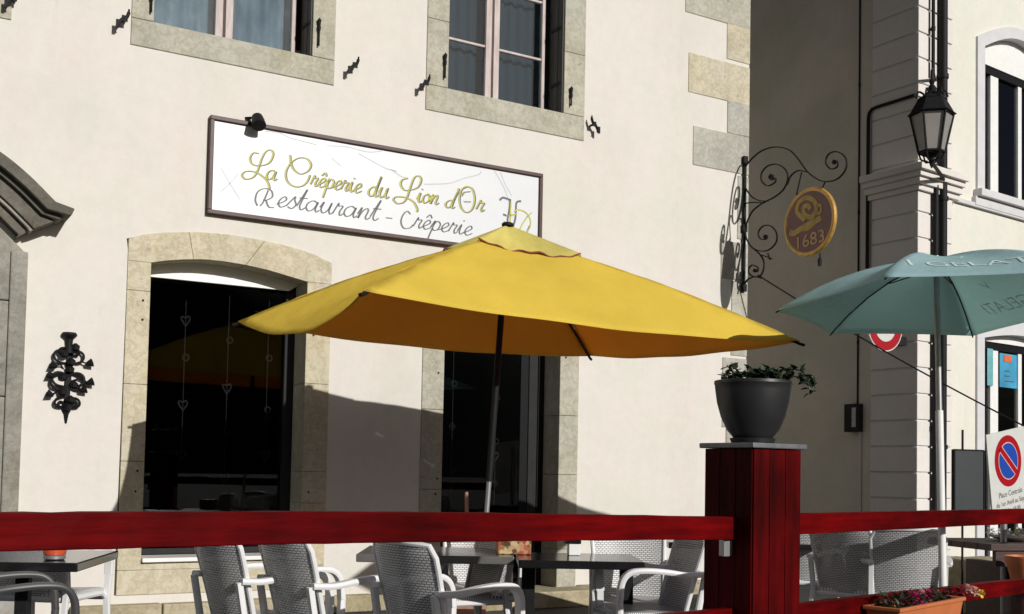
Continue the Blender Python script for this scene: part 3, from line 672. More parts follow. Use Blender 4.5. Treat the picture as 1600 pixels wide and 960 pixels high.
mono_g = [zB([(1155,405),(1185,380),(1225,388),(1268,405)]), zB([(1262,395),(1252,500),(1235,600),(1240,690)]), zB([(1370,412),(1325,430),(1318,520),(1310,600),(1280,700)]), zB([(1190,545),(1225,560)]), zB([(1195,620),(1240,660)]), zB([(1240,705),(1320,720),(1372,745),(1420,730),(1460,660)])]
mono_y = [zB([(1300,515),(1350,500),(1420,530),(1462,600),(1455,680),(1400,745)]), zB([(1435,565),(1385,640),(1355,700)]), zB([(1270,420),(1262,540),(1262,640)]), zB([(1480,525),(1430,570)]), zB([(1245,560),(1330,540)])]
lay(mono_g, 3.8, YP - 0.002).build('emblem', M['ink'], sgn, M=MS); lay(mono_y, 2.4, YP - 0.0035).build('emblem', M['gold_ink'], sgn, M=MS)
vein = [zA([(280, 35), (420, 50), (520, 95), (640, 130), (800, 170)]), zA([(900, 180), (1100, 190), (1300, 240), (1450, 235)]), zB([(400, 245), (650, 235), (800, 185), (940, 150), (975, 115)]), zB([(1165, 130), (1210, 240), (1275, 360)]), zB([(70, 95), (170, 165), (240, 180)]),
        [(345, 262), (358, 285), (375, 312)], [(345, 300), (362, 284), (372, 272)], zA([(940, 300), (1040, 380)]), [(560, 240), (600, 262), (620, 268)], [(770, 262), (790, 300), (800, 340)]]
lay(vein, 1.7, YP - 0.0012).build('marble_vein', M['ink_light'], sgn, M=MS)
# sign lamp
x, z = fac(396, 186, -0.1)
lm = thing('sign_floodlight', 'small black floodlight on a short arm at the top edge of the sign', 'floodlight', W0 + T * x + Vector((0, 0, z)), TH)
q = MB(); q.bar([(-0.03, 0.09, 0.02), (-0.02, 0.0, 0.03), (0.02, -0.12, 0.01)], 0.05, 0.012, (1, 0, 0)); q.box(-0.07, 0.03, 0.075, 0.098, -0.005, 0.045); q.build('arm', M['iron'], lm)
q = MB(); q.lathe([(0.02, 0.06), (0.045, 0.05), (0.055, 0.0), (0.06, -0.06), (0.05, -0.065)], 16, (0.03, -0.13, -0.02), Matrix.Rotation(R(-35), 3, 'X')); q.build('lamp_head', M['iron'], lm, smooth_=True)

# ================================================================== wrought iron wall ornament
x, z = fac(108, 588, -0.08)
wo = thing('iron_wall_ornament', 'black wrought iron ornament with small candle cups on the wall left of the arched window', 'ornament', W0 + T * x + Vector((0, 0, z)), TH)
q = MB(); q.bar([(0, 0.02, 0.33), (0.01, 0.0, 0.1), (0, 0.0, -0.1), (0, 0.02, -0.30)], 0.05, 0.02, (1, 0, 0))
q.bar([(0.045, 0.05, 0.30), (0.05, 0.05, -0.27)], 0.03, 0.012, (1, 0, 0)); q.tube([(0, 0.04, 0.1), (0, 0.09, 0.1)], 0.015, 8)
q.lathe([(0.05, 0.02), (0.06, 0.0), (0.03, -0.03), (0.025, -0.08), (0.04, -0.14)], 12, (0, -0.02, 0.32)); q.lathe([(0.03, 0.03), (0.045, 0), (0.02, -0.05), (0.008, -0.12)], 10, (0, 0, -0.24))
for k in range(9):
    a = k * 1.1; q.lathe([(0.01, 0.02), (0.035, 0.0), (0.03, -0.03), (0.01, -0.04)], 7, (0.045 * math.cos(a * 2.3), -0.03 - 0.02 * math.sin(a), 0.24 - k * 0.058))
q.build('backplate', M['iron'], wo, smooth_=True)
q = MB()
for s_ in (-1, 1):
    for k, (zz, rr) in enumerate(((0.22, 0.05), (0.10, 0.09), (0.02, 0.11), (-0.08, 0.10), (-0.16, 0.07), (-0.24, 0.04))):
        pts = [(0.02 * s_, 0, zz)] + [(s_ * (0.03 + rr * math.sin(t * 0.9) * (1 - 0.08 * t)), -0.02 - 0.02 * math.sin(t), zz + rr * 0.55 * (1 - math.cos(t * 1.05)) * (1 if k % 2 else -1)) for t in (0.6, 1.2, 1.9, 2.6, 3.3, 4.0)]
        q.tube(smooth(pts, 4), 0.010, 6)
q.build('scrollwork', M['iron'], wo, smooth_=True)
for px, py in ((83, 586), (82, 616), (142, 567), (143, 597), (87, 571), (132, 609)):
    cx, cz = fac(px, py, -0.14); cx -= x; cz -= z; s_ = 1 if cx > 0 else -1
    q = MB(); q.lathe([(0.010, -0.022), (0.014, -0.018), (0.034, 0.028), (0.030, 0.028), (0.008, -0.01)], 12, (cx, -0.05, cz), Matrix.Rotation(R(70 * s_), 3, 'Y'))
    q.tube(smooth([(0.03 * s_, 0, cz * 0.8), (cx * 0.55, -0.03, cz * 0.9 + 0.02), (cx * 0.92, -0.05, cz)], 5), 0.006, 6); q.build('candle_cup', M['iron'], wo, smooth_=True)

# ================================================================== hanging bracket and oval sign
wcx = fac(1160, 350)[0]; WC = W0 + T * wcx
def brk(zx, zy, dt=0.0):
    px, py = 1140 + zx / 4.175, 220 + zy / 4.175
    p = hit(px, py, WC, T); d = p - WC; return Vector((dt, -d.dot(N), d.z))
br_ = thing('iron_sign_bracket', 'black scrolled wrought iron bracket fixed to the corner of the restaurant', 'bracket', WC, TH)
def shift(v, zoff): return Vector((v.x, v.y, v.z))
q = MB(); top = brk(85, 120); bot = brk(85, 950)
q.bar([(0, -0.035, top.z), (0, -0.035, bot.z)], 0.035, 0.02, (1, 0, 0))
for zz in (top.z, (top.z + bot.z) / 2 - 0.05, bot.z): q.box(-0.03, 0.03, -0.052, -0.018, zz - 0.06, zz + 0.02); q.tube([(0, -0.03, zz - 0.02), (0, 0.01, zz - 0.02)], 0.012, 8)
q.build('wall_bar', M['iron'], br_, bevel=0.003)
curves = [[(100,180),(125,140),(200,72),(290,42),(380,57),(440,110),(510,205),(580,255),(640,268),(710,245),(760,180),(755,110),(700,72),(645,90),(628,145),(660,185),(700,172),(704,140),(680,128),(672,145)],
          [(285,228),(268,222),(258,240),(275,256),(298,246),(298,270),(250,295),(210,265),(210,210),(250,165),(310,155),(365,190),(380,250),(350,320),(290,370),(220,405),(150,460),(112,540),(105,620),(140,690),(200,720),(260,710),(305,660),(305,600),(265,555),(215,560),(188,600),(200,640),(238,642),(245,620),(228,618)],
          [(375,290),(400,230),(450,195),(512,207)],
          [(95,280),(110,320),(150,370),(200,392),(250,395)],
          [(150,700),(200,745),(225,800),(210,870),(170,890),(130,870),(125,835),(150,812),(185,830),(180,855),(160,850)],
          [(95,940),(120,905),(165,888),(215,900)], [(100,410),(150,403),(230,405)], [(200,745),(250,760),(275,772)], [(250,735),(262,775)]]
q = MB()
for cu in curves:
    pts = smooth([brk(*p) for p in cu], 5); q.bar(pts, 0.022, 0.011, (1, 0, 0))
for p in ((682, 142), (278, 236), (232, 628), (165, 848)): v = brk(*p); q.lathe([(0.002, -0.02), (0.02, -0.012), (0.02, 0.012), (0.002, 0.02)], 10, v, Matrix.Rotation(R(90), 3, 'Y'))
q.build('scroll', M['iron'], br_, smooth_=True)
oc = brk(525, 530); ex = abs(brk(685, 530).y - brk(365, 530).y) / 2; ez = abs(brk(525, 315).z - brk(525, 745).z) / 2
osn = thing('hanging_oval_sign', 'oval dark red hanging sign with gold rim, gold hat motif and the year 1683', 'sign', WC + N * (-oc.y) + Vector((0, 0, oc.z)), TH)
def ell(r, n=40): return [(-r * ex * math.cos(2 * math.pi * k / n), r * ez * math.sin(2 * math.pi * k / n)) for k in range(n)]
RX = Matrix.Rotation(R(90), 4, 'Z')    # x of the drawing -> -y (out of the wall)
def osb(mb, name, mat, par, **k): return mb.build(name, mat, par, M=Matrix(((0, 1, 0, 0), (-1, 0, 0, 0), (0, 0, 1, 0), (0, 0, 0, 1))), **k)
q = MB(); q.prism([(p[0], p[1]) for p in ell(0.94)], -0.018, 0.018); pl = osb(q, 'plate', M['oval_red'], osn)
q = MB(); q.tube([(p[0] * 0.97, 0, p[1] * 0.97) for p in ell(1.0, 48)] + [(ell(1.0, 48)[0][0] * 0.97, 0, 0)], 0.026, 8, cap=False); osb(q, 'rim', M['gold'], osn, smooth_=True)
def od(zx, zy):
    v = brk(zx, zy); return (-(v.y - oc.y), v.z - oc.z)
for side in (-1, 1):
    q = MB(); y = side * 0.021
    q.ribbon(smooth([Vector(od(*p)) for p in [(400,600),(430,605),(480,575),(530,545),(580,520),(605,505)]], 6), 0.062, y)
    q.ribbon(smooth([Vector(od(*p)) for p in [(440,595),(520,580),(570,540),(610,510)]], 6), 0.02, y - 0.001 * side)
    q.ribbon(smooth([Vector(od(*p)) for p in [(500,520),(450,470),(460,410),(510,375),(560,395),(575,450),(545,500),(500,485),(490,440),(520,425),(535,450)]], 6), 0.050, y)
    q.ribbon(smooth([Vector(od(*p)) for p in [(575,420),(605,430),(600,470),(570,480)]], 6), 0.03, y)
    osb(q, 'motif', M['gold_dull'], osn)
    v = od(532, 652)
    Mt = Matrix.Translation((v[0], side * 0.0215, v[1])) @ Matrix.Rotation(R(90), 4, 'X') @ Matrix.Rotation(R(4), 4, 'Z')
    if side > 0: Mt = Matrix.Translation((v[0], side * 0.0215, v[1])) @ Matrix.Rotation(R(180), 4, 'Z') @ Matrix.Rotation(R(90), 4, 'X')
    t_ = text_mb('1683', 0.185, Mt @ Matrix.Scale(1.15, 4, (1, 0, 0))); osb(t_, 'year', M['gold_pale'], osn)
q = MB()
for a, b in (((470, 205), (437, 350)), ((622, 272), (590, 345))):
    q.tube([(od(*a)[0], 0, od(*a)[1]), (od(*b)[0], 0, od(*b)[1])], 0.007, 6)
q.tube([(od(437, 350)[0], 0, od(437, 350)[1]), (od(520, 355)[0], 0, od(520, 355)[1]), (od(590, 345)[0], 0, od(590, 345)[1])], 0.012, 6)
osb(q, 'hanger', M['iron'], osn)
q = MB(); a = od(590, 735); b = od(588, 818); q.tube([(a[0], 0, a[1]), (a[0], 0, (a[1] + b[1]) / 2 + .02), (b[0], 0, (a[1] + b[1]) / 2), (b[0], 0, b[1])], [0.008, 0.01, 0.022, 0.018], 8); osb(q, 'weight', M['iron'], osn)

# ================================================================== neighbouring building
PH = 0.986; T2A = 0.638
S2 = Vector((-math.cos(PH), math.sin(PH), 0)); T2 = Vector((math.cos(T2A), math.sin(T2A), 0))
NC = at(1431, 780, 13.5); NC.z = 0
nS = Vector((-S2.y, S2.x, 0)); nS = nS if nS.y < 0 else -nS       # outward (towards the camera / left)
nT = Vector((T2.y, -T2.x, 0))
def side(px, py, out=0.0):
    p = hit(px, py, NC + nS * out, nS) - NC; return (p.dot(S2), p.z)
def front(px, py, out=0.0):
    p = hit(px, py, NC + nT * out, nT) - NC; return (p.dot(T2), p.z)
nb = thing('neighbour_building', 'pale neighbouring building with rusticated corner pilaster and a bare shaded side wall', 'building', NC, 0)
MSD = Matrix(((S2.x, -nS.x, 0, 0), (S2.y, -nS.y, 0, 0), (0, 0, 1, 0), (0, 0, 0, 1)))     # local x=S2, y=into wall
MFR = Matrix(((T2.x, -nT.x, 0, 0), (T2.y, -nT.y, 0, 0), (0, 0, 1, 0), (0, 0, 0, 1)))
H2 = 9.5
u_line = side(1343, 300)[0]; u_pil = side(1366, 300)[0]
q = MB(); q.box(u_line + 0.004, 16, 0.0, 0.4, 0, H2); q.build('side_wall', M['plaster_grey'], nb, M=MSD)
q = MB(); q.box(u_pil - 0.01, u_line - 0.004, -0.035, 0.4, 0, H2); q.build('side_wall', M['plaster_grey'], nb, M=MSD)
# front wall with openings
fxl = front(1520, 200)[0]; 
wi = [front(1536, 73), front(1548, 70.5), front(1560, 71), front(1575, 76), front(1590, 87), front(1600, 96)]
wzb = front(1536, 300)[1]; wxl = wi[0][0]; wwid = 1.9; wxr = wxl + wwid; wzc = max(p[1] for p in wi)
def sarc(x0, x1, z0, rise, n=12): return [(x0 + (x1 - x0) * i / n, z0 + rise * math.sin(math.pi * i / n)) for i in range(n + 1)]
zsp = wi[0][1]
up_i = [(wxl, wzb)] + sarc(wxl, wxr, zsp, 0.30) + [(wxr, wzb)]
up_o = [(wxl - 0.17, wzb)] + sarc(wxl - 0.17, wxr + 0.17, zsp + 0.09, 0.36) + [(wxr + 0.17, wzb)]
lzt = front(1536, 528)[1]
lo_i = [(wxl, 0.15)] + sarc(wxl, wxr, lzt, 0.10) + [(wxr, 0.15)]
lo_o = [(wxl - 0.17, 0.15)] + sarc(wxl - 0.17, wxr + 0.17, lzt + 0.08, 0.22) + [(wxr + 0.17, 0.15)]
u_p2 = front(1483, 200)[0]
q = MB(); q.holed([(u_p2 + 0.004, 0), (u_p2 + 0.004, H2), (12, H2), (12, 0)], [up_o, lo_o], 0, 0.4); q.build('front_wall', M['plaster2'], nb, M=MFR)
for a, b in ((up_o, up_i), (lo_o, lo_i)):
    q = MB(); q.holed(a, [b], -0.03, 0.25); q.build('window_surround', M['surround2'], nb, M=MFR)
# rusticated pilaster courses: L-shaped blocks round the corner
zs = [front(1434, 334)[1]]
pitch = front(1434, 698)[1] - front(1434, 739)[1]
gz = []; z = front(1434, 739)[1]
while z < H2: gz.append(z); z += pitch
z = front(1434, 739)[1] - pitch
while z > 0: gz.insert(0, z); z -= pitch
ccz0, ccz1 = front(1434, 300)[1], front(1434, 263)[1]
PO = 0.05; q = MB()
ed = [0.0] + gz
outer = lambda o: [NC + S2 * u_pil * 1.0 + nS * o, None]
def corner_poly(o, ua=None, ub=None):
    ua = u_pil if ua is None else ua; ub = u_p2 if ub is None else ub
    # intersection of the two offset planes
    A = Matrix(((nS.x, nS.y), (nT.x, nT.y))); d = A.inverted() @ Vector((o, o)); c = Vector((d.x, d.y, 0))
    pts = [S2 * ua - nS * 0.3, S2 * ua + nS * o, c, T2 * ub + nT * o, T2 * ub - nT * 0.3, (T2 - S2 * 0 + S2) * 0.25]
    return [(p.x, p.y) for p in pts]
for a, b in zip(ed[:-1], ed[1:]):
    if a < ccz0 < b or a < ccz1 < b or (a >= ccz0 and b <= ccz1):
        lo, hi = a, b
        if lo < ccz0: q.prismz(corner_poly(PO), lo + 0.012, ccz0 - 0.002)
        if hi > ccz1: q.prismz(corner_poly(PO), ccz1 + 0.002, hi - 0.012)
    else: q.prismz(corner_poly(PO), a + 0.012, b - 0.012)
q.build('pilaster', M['quoin_grey'], nb, bevel=0.006)
q = MB(); q.prismz(corner_poly(PO - 0.02, u_pil - 0.01, u_p2 - 0.01), 0.01, ccz0 - 0.003); q.prismz(corner_poly(PO - 0.02, u_pil - 0.01, u_p2 - 0.01), ccz1 + 0.003, H2)
q.build('pilaster_core', M['surround2'], nb)
q = MB(); hh = (ccz1 - ccz0)
for k, (a, b, o) in enumerate(((0, .22, .09), (.225, .5, .13), (.505, .72, .17), (.725, 1.0, .22))): q.prismz(corner_poly(o, u_pil + 0.06, u_p2 + 0.10), ccz0 + hh * a, ccz0 + hh * b)
q.build('cornice', M['quoin_grey'], nb, bevel=0.006)
q = MB(); q.box(u_p2 + 0.11, 12, -0.05, 0.0, ccz0 + 0.0, ccz0 + 0.05); q.build('string_course', M['surround2'], nb, M=MFR)
q = MB(); q.box(wxl - 0.22, wxr + 0.22, -0.12, 0.0, wzb - 0.10, wzb - 0.002); q.box(wxl - 0.26, wxr + 0.26, -0.06, 0.0, wzb - 0.22, wzb - 0.102); q.build('window_sill', M['surround2'], nb, bevel=0.008, M=MFR)
# upper arched window joinery
def nwin(zbot, ztop, arc, name, posters):
    f = MB(); y = 0.12
    f.box(wxl, wxl + 0.085, y, y + 0.05, zbot, ztop); f.box(wxl, wxr, y, y + 0.06, ztop + 0.001, ztop + 0.10)
    f.box(wxr - 0.085, wxr, y, y + 0.05, zbot, ztop)
    fo = f.build('window', M['black_frame'], nb, M=MFR)
    f = MB()
    for p0, p1 in ((1549, 1561), (1592, 1597.5)): f.box(front(p0, 200, -y)[0], front(p1, 200, -y)[0], y + 0.01, y + 0.06, zbot, ztop - 0.001)
    f.box(wxr - 0.28, wxr - 0.1, y + 0.01, y + 0.06, zbot, ztop - 0.001)
    f.build('frame', M['white'], fo, M=MFR, bevel=0.004)
    f = MB(); f.box(wxl + 0.09, wxr - 0.09, y + 0.04, y + 0.045, zbot, ztop - 0.001); f.build('pane', M['glass_dark'], fo, M=MFR)
    f = MB(); f.prism([(wxl, ztop + 0.101)] + arc + [(wxr, ztop + 0.101)], y - 0.02, y + 0.1); f.build('blind_box', M['white'], fo, M=MFR)
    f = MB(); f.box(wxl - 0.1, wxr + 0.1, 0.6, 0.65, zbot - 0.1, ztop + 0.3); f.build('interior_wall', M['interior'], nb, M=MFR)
    return fo
zt_u = front(1536, 112, -0.12)[1]
nwin(wzb, zt_u, up_i[1:-1], 'window', False)
fo = nwin(0.16, lzt - 0.115, lo_i[1:-1], 'window', True)
fX = lambda p: front(p, 570, -0.15)[0]
f = MB(); f.box(fX(1562), fX(1590), 0.150, 0.156, front(1562, 602)[1], front(1562, 548)[1]); po = f.build('poster', M['poster_blue'], fo, M=MFR)
f = MB(); f.box(fX(1568.5), fX(1580), 0.143, 0.148, front(1568, 562)[1], front(1568, 551)[1]); f.build('poster_print', M['orange'], fo, M=MFR)
f = MB(); f.box(fX(1538.5), fX(1547.5), 0.112, 0.118, front(1540, 600)[1], front(1540, 541)[1]); f.build('poster', M['poster_teal'], fo, M=MFR)
f = MB(); 
for k in range(3): f.box(fX(1570), fX(1577 if k < 2 else 1584), 0.144, 0.149, front(1568, 577 + k * 8)[1], front(1568, 575.6 + k * 8)[1])
f.build('poster_print', M['ink'], fo, M=MFR)
# pipes on the neighbour
def wall_pipe(px0, px1, r, y0, y1, name, lab, matn, fn=front, MM=MFR, out=0.10, cat='pipe'):
    a = fn(px0, y0, out); b = fn(px1, y1, out); base = NC + (T2 if fn is front else S2) * b[0]
    o = thing(name, lab, cat, (base.x, base.y, 0), 0)
    MM2 = Matrix.Translation(-Vector((base.x, base.y, 0)) + NC) @ MM
    q = MB(); q.tube([(a[0] * 0.5 + b[0] * 0.5, -out, a[1]), (a[0] * 0.5 + b[0] * 0.5, -out, b[1])], r, 12); q.build('pipe', matn, o, smooth_=True, M=MM2)
    n = max(2, int(abs(a[1] - b[1]) / 1.5))
    for k in range(n):
        q = MB(); z = b[1] + (a[1] - b[1]) * (k + 0.5) / n; q.tube([(b[0] * .5 + a[0] * .5, -out, z), (b[0] * .5 + a[0] * .5, -out, z + 0.05)], r * 1.25, 12); q.box(b[0] * .5 + a[0] * .5 - 0.01, b[0] * .5 + a[0] * .5 + 0.01, -out, 0.0, z + 0.01, z + 0.04)
        q.build('clamp', matn, o, smooth_=True, M=MM2)
    return o
wall_pipe(1474, 1472, 0.055, -160, 800, 'drainpipe', 'thick black drainpipe running down the sunny corner of the neighbouring building', M['iron'])
wall_pipe(1462, 1461, 0.035, 290, 800, 'lamp_supply_pipe', 'thin black vertical pipe below the street lantern', M['iron'])
wall_pipe(1458.5, 1458.5, 0.022, -160, 118, 'lamp_feed_pipe', 'thin black vertical pipe above the street lantern', M['iron'])
o = wall_pipe(1343.5, 1341, 0.012, -160, 640, 'side_cable', 'thin dark cable running down the shaded side wall to the meter box', M['dark_frame'], side, MSD, 0.045)
# bent conduit
pts = [Vector((side(px, py, 0.06)[0], -0.075, side(px, py, 0.06)[1])) for px, py in ((1431, 149), (1400, 159), (1374, 167))] 
c2 = [Vector((side(px, py, 0.06)[0], -0.075, side(px, py, 0.06)[1])) for px, py in ((1358, 185), (1357.5, 240), (1356, 420))]
cb0 = NC + S2 * c2[-1].x
cn = thing('bent_conduit', 'dark conduit bending from the street lantern down the shaded side wall', 'conduit', (cb0.x, cb0.y, 0), 0)
mid_ = [Vector((side(1364, 171, 0.06)[0], -0.075, side(1364, 171, 0.06)[1])), Vector((side(1359.5, 177, 0.06)[0], -0.075, side(1359.5, 177, 0.06)[1]))]
q = MB(); q.tube(pts + mid_ + c2, 0.022, 8); q.build('tube', M['iron'], cn, smooth_=True, M=Matrix.Translation(NC - Vector((cb0.x, cb0.y, 0))) @ MSD)
# meter box
a = side(1321, 632, 0.1); b = side(1343, 675, 0.1); bx = NC + S2 * a[0]
mbx = thing('meter_box', 'small dark meter box with a pipe below on the shaded side wall', 'box', (bx.x, bx.y, 0), 0)
MM2 = Matrix.Translation(NC - Vector((bx.x, bx.y, 0))) @ MSD
q = MB(); q.box(b[0], a[0], -0.13, -0.0, b[1], a[1]); q.build('case', M['dark_frame'], mbx, bevel=0.01, M=MM2)
q = MB(); q.box(b[0] + 0.03, (a[0] + b[0]) / 2 - 0.02, -0.14, -0.131, b[1] + 0.06, a[1] - 0.05); q.build('door', M['steel'], mbx, M=MM2)
q = MB(); q.tube([(b[0] + 0.03, -0.05, b[1]), (b[0] + 0.03, -0.05, 0)], 0.018, 8); q.build('pipe', M['plaster_grey'], mbx, smooth_=True, M=MM2)
# street lantern
LZ = at(1456, 180, 12.7); 
ln = thing('street_lantern', 'black six sided street lantern with frosted glass hung on the sunny building corner', 'lantern', LZ, 0.3)
sL = 12.7 / FPX
def hexp(r, z, n=6, ph=R(30)): return [(r * math.cos(2 * math.pi * k / n + ph), r * math.sin(2 * math.pi * k / n + ph), z) for k in range(n)]
def frustum(r0, z0, r1, z1, inset=0): 
    V = hexp(r0, z0) + hexp(r1, z1); return V, [(k, (k + 1) % 6, (k + 1) % 6 + 6, k + 6) for k in range(6)] + [tuple(range(6))[::-1], tuple(range(6, 12))]
rt, rb = 33 * sL, 20 * sL; zt_l = 0.0; zb_l = -60 * sL
q = MB(); q.add(*frustum(36 * sL * 1.05, 0.0, 33 * sL, 4 * sL)); q.add(*frustum(33 * sL, 4 * sL, 22 * sL, 24 * sL)); q.add(*frustum(23 * sL, 24 * sL, 19 * sL, 29 * sL)); q.add(*frustum(17 * sL, 29 * sL, 9 * sL, 36 * sL))
q.build('roof', M['iron'], ln)
q = MB(); q.lathe([(9 * sL, 0), (6 * sL, 4 * sL), (7 * sL, 8 * sL), (3 * sL, 14 * sL), (4.5 * sL, 18 * sL), (1 * sL, 26 * sL)], 12, (0, 0, 35 * sL))
for k in range(6):
    a = k * math.pi / 3 + R(30); q.tube(smooth([(24 * sL * math.cos(a), 24 * sL * math.sin(a), 28 * sL), (20 * sL * math.cos(a), 20 * sL * math.sin(a), 38 * sL), (12 * sL * math.cos(a), 12 * sL * math.sin(a), 34 * sL)], 4), 0.012, 6)
q.build('crown', M['iron'], ln, smooth_=True)
q = MB(); q.add(*frustum(rb * 0.94, zb_l, rt * 0.93, -0.005)); q.build('glass', M['lantern_glass'], ln)
q = MB(); A_ = hexp(rb, zb_l); B_ = hexp(rt, 0)
for k in range(6): q.tube([A_[k], B_[k]], 0.013, 6); q.tube([A_[k], A_[(k + 1) % 6]], 0.014, 6); q.tube([B_[k], B_[(k + 1) % 6]], 0.014, 6)
q.build('frame', M['iron'], ln)
q = MB(); q.add(*frustum(8 * sL, zb_l - 8 * sL, rb * 0.9, zb_l - 2 * sL))
for k in range(6):
    a = k * math.pi / 3 + R(30); q.tube(smooth([(rb * math.cos(a), rb * math.sin(a), zb_l), (rb * 0.75 * math.cos(a), rb * 0.75 * math.sin(a), zb_l - 12 * sL), (rb * 0.3 * math.cos(a), rb * 0.3 * math.sin(a), zb_l - 14 * sL)], 4), 0.011, 6)
q.lathe([(5 * sL, 0), (4 * sL, -8 * sL), (1 * sL, -16 * sL)], 10, (0, 0, zb_l - 9 * sL))
q.build('base', M['iron'], ln, smooth_=True)
q = MB(); wp = NC + T2 * front(1459, 120)[0]; ML = loc_of(ln)
w1 = wp.copy(); w1.z = LZ.z + 0.75; w2 = LZ + Vector((0, 0, 0.42))
q.bar([ML @ (w1 + nT * 0.02), ML @ ((w1 + w2) / 2 + Vector((0, 0, 0.14))), ML @ (w2 + Vector((0, 0, 0.1))), ML @ w2], 0.03, 0.03, (1, 0, 0))
q.bar([ML @ (w1 + nT * 0.02 - Vector((0, 0, .3))), ML @ ((w1 + w2) / 2 + Vector((0, 0, -0.02))), ML @ (w2 + Vector((0, 0, 0.1)))], 0.02, 0.02, (1, 0, 0))
w3 = wp.copy(); w3.z = LZ.z - 0.62
q.tube(smooth([ML @ (w3 + nT * 0.05), ML @ (w3 + nT * 0.14 + Vector((0, 0, 0.10))), ML @ (LZ + Vector((0, 0, -0.55)))], 5), 0.022, 8)
q.build('bracket', M['iron'], ln)
# overhead cable
ca = hit(1184, 430, WC, T); cb = at(1640, 686, 10.6)
cbl = []
for k in range(25):
    t = k / 24; p = ca.lerp(cb, t); p.z -= 0.10 * 4 * t * (1 - t) * 0.5; cbl.append(p)
rt_ = thing('overhead_cable', 'thin black cable running down from the iron bracket to the right', 'cable', ca, 0)
q = MB(); q.tube([p - ca for p in cbl], 0.008, 6); q.build('strand', M['iron'], rt_)
# no entry style ring sign on a bracket
rc = at(1382, 511, 12.3)
ns_ = thing('prohibition_sign', 'round white traffic sign with a thick red ring half hidden by the teal parasol', 'sign', rc, TH)
RY = Matrix.Rotation(R(90), 3, 'X')
q = MB(); q.lathe([(0.275, -0.012), (0.28, 0.0), (0.275, 0.012)], 40, (0, 0, 0), RY); q.build('plate', M['sign_white'], ns_)
def ringm(r0, r1, y, n=48):
    V = [(r * math.cos(2 * math.pi * k / n), y, r * math.sin(2 * math.pi * k / n)) for r in (r0, r1) for k in range(n)]
    return MB().add(V, [(k, (k + 1) % n, (k + 1) % n + n, k + n) for k in range(n)])
ringm(0.165, 0.262, -0.0145).build('ring', M['sign_red'], ns_)
q = MB(); Mn = loc_of(ns_); wp_ = NC + nS * 0.0 + S2 * 0.3; wp_.z = rc.z - 0.05
q.tube([(0, 0.015, -0.05), Mn @ wp_], 0.02, 8); q.box(0.17, 0.40, 0.03, 0.10, -0.18, -0.08); q.build('bracket', M['iron'], ns_)

# ================================================================== no parking sign
pc = at(1575, 738, 8.8)
pk = thing('no_parking_sign', 'white no parking sign plate with blue disc, red ring and red diagonal bar', 'sign', (pc.x, pc.y, 0), 0.66)
tl = R(9.0)
MR = Matrix.Translation((0, 0, pc.z)) @ Matrix.Rotation(-tl, 4, 'Y')
q = MB(); q.box(-0.29, 0.29, -0.008, 0.008, -0.36, 0.33); q.build('plate', M['sign_white'], pk, M=MR, bevel=0.003)
def disc(r, y, cx=0, cz=0, n=48): return MB().add([(cx + r * math.cos(2 * math.pi * k / n), y, cz + r * math.sin(2 * math.pi * k / n)) for k in range(n)], [tuple(range(n))])
dz = 0.09
disc(0.202, -0.0095, 0, dz).build('ring', M['sign_red'], pk, M=MR); disc(0.148, -0.0110, 0, dz).build('edge', M['pink'], pk, M=MR)
disc(0.140, -0.0125, 0, dz).build('disc', M['sign_blue'], pk, M=MR)
c45 = 0.7071
q = MB(); q.ribbon([(-0.145 * c45, dz + 0.145 * c45), (0.145 * c45, dz - 0.145 * c45)], 0.060, -0.0138); q.build('bar_edge', M['pink'], pk, M=MR)
q = MB(); q.ribbon([(-0.155 * c45, dz + 0.155 * c45), (0.155 * c45, dz - 0.155 * c45)], 0.044, -0.0150); q.build('bar', M['sign_red'], pk, M=MR)
for k, (s_, z_, sz) in enumerate((('Place Centrale', -0.165, 0.062), ('du 1er Avril au Sept.', -0.235, 0.055), ('7.00 - 19.00', -0.30, 0.055))):
    text_mb(s_, sz, Matrix.Translation((0, -0.0095, z_)) @ Matrix.Rotation(R(90), 4, 'X')).build('lettering', M['ink'], pk, M=MR)
q = MB(); q.tube([(0, 0.035, 0), (0, 0.035, pc.z + 0.25)], 0.026, 12); q.build('pole', M['steel'], pk, smooth_=True)
# slate board
bc = at(1513, 750, 10.2)
bo = thing('menu_board', 'dark slate menu board on a thin stand beside the no parking sign', 'board', (bc.x, bc.y, 0), 0.40)
hb = 10.2 / FPX
q = MB(); q.box(-0.17, 0.17, -0.012, 0.012, bc.z - 0.38, bc.z + 45 * hb); q.build('panel', M['board'], bo, bevel=0.004)
q = MB()
zt9 = bc.z + 45 * hb
q.box(-0.185, -0.171, -0.018, 0.018, bc.z - 0.39, zt9 + 0.01); q.box(0.171, 0.185, -0.018, 0.018, bc.z - 0.39, zt9 + 0.01); q.box(-0.17, 0.17, -0.018, 0.018, zt9 + 0.001, zt9 + 0.014)
q.build('frame', M['black_frame'], bo)
q = MB(); q.tube([(-0.04, 0.03, 0.02), (-0.04, 0.03, bc.z + 78 * hb)], 0.010, 8); q.lathe([(0.18, 0), (0.18, 0.02), (0.02, 0.04)], 20, (-0.04, 0.03, 0)); q.build('stand', M['iron'], bo)

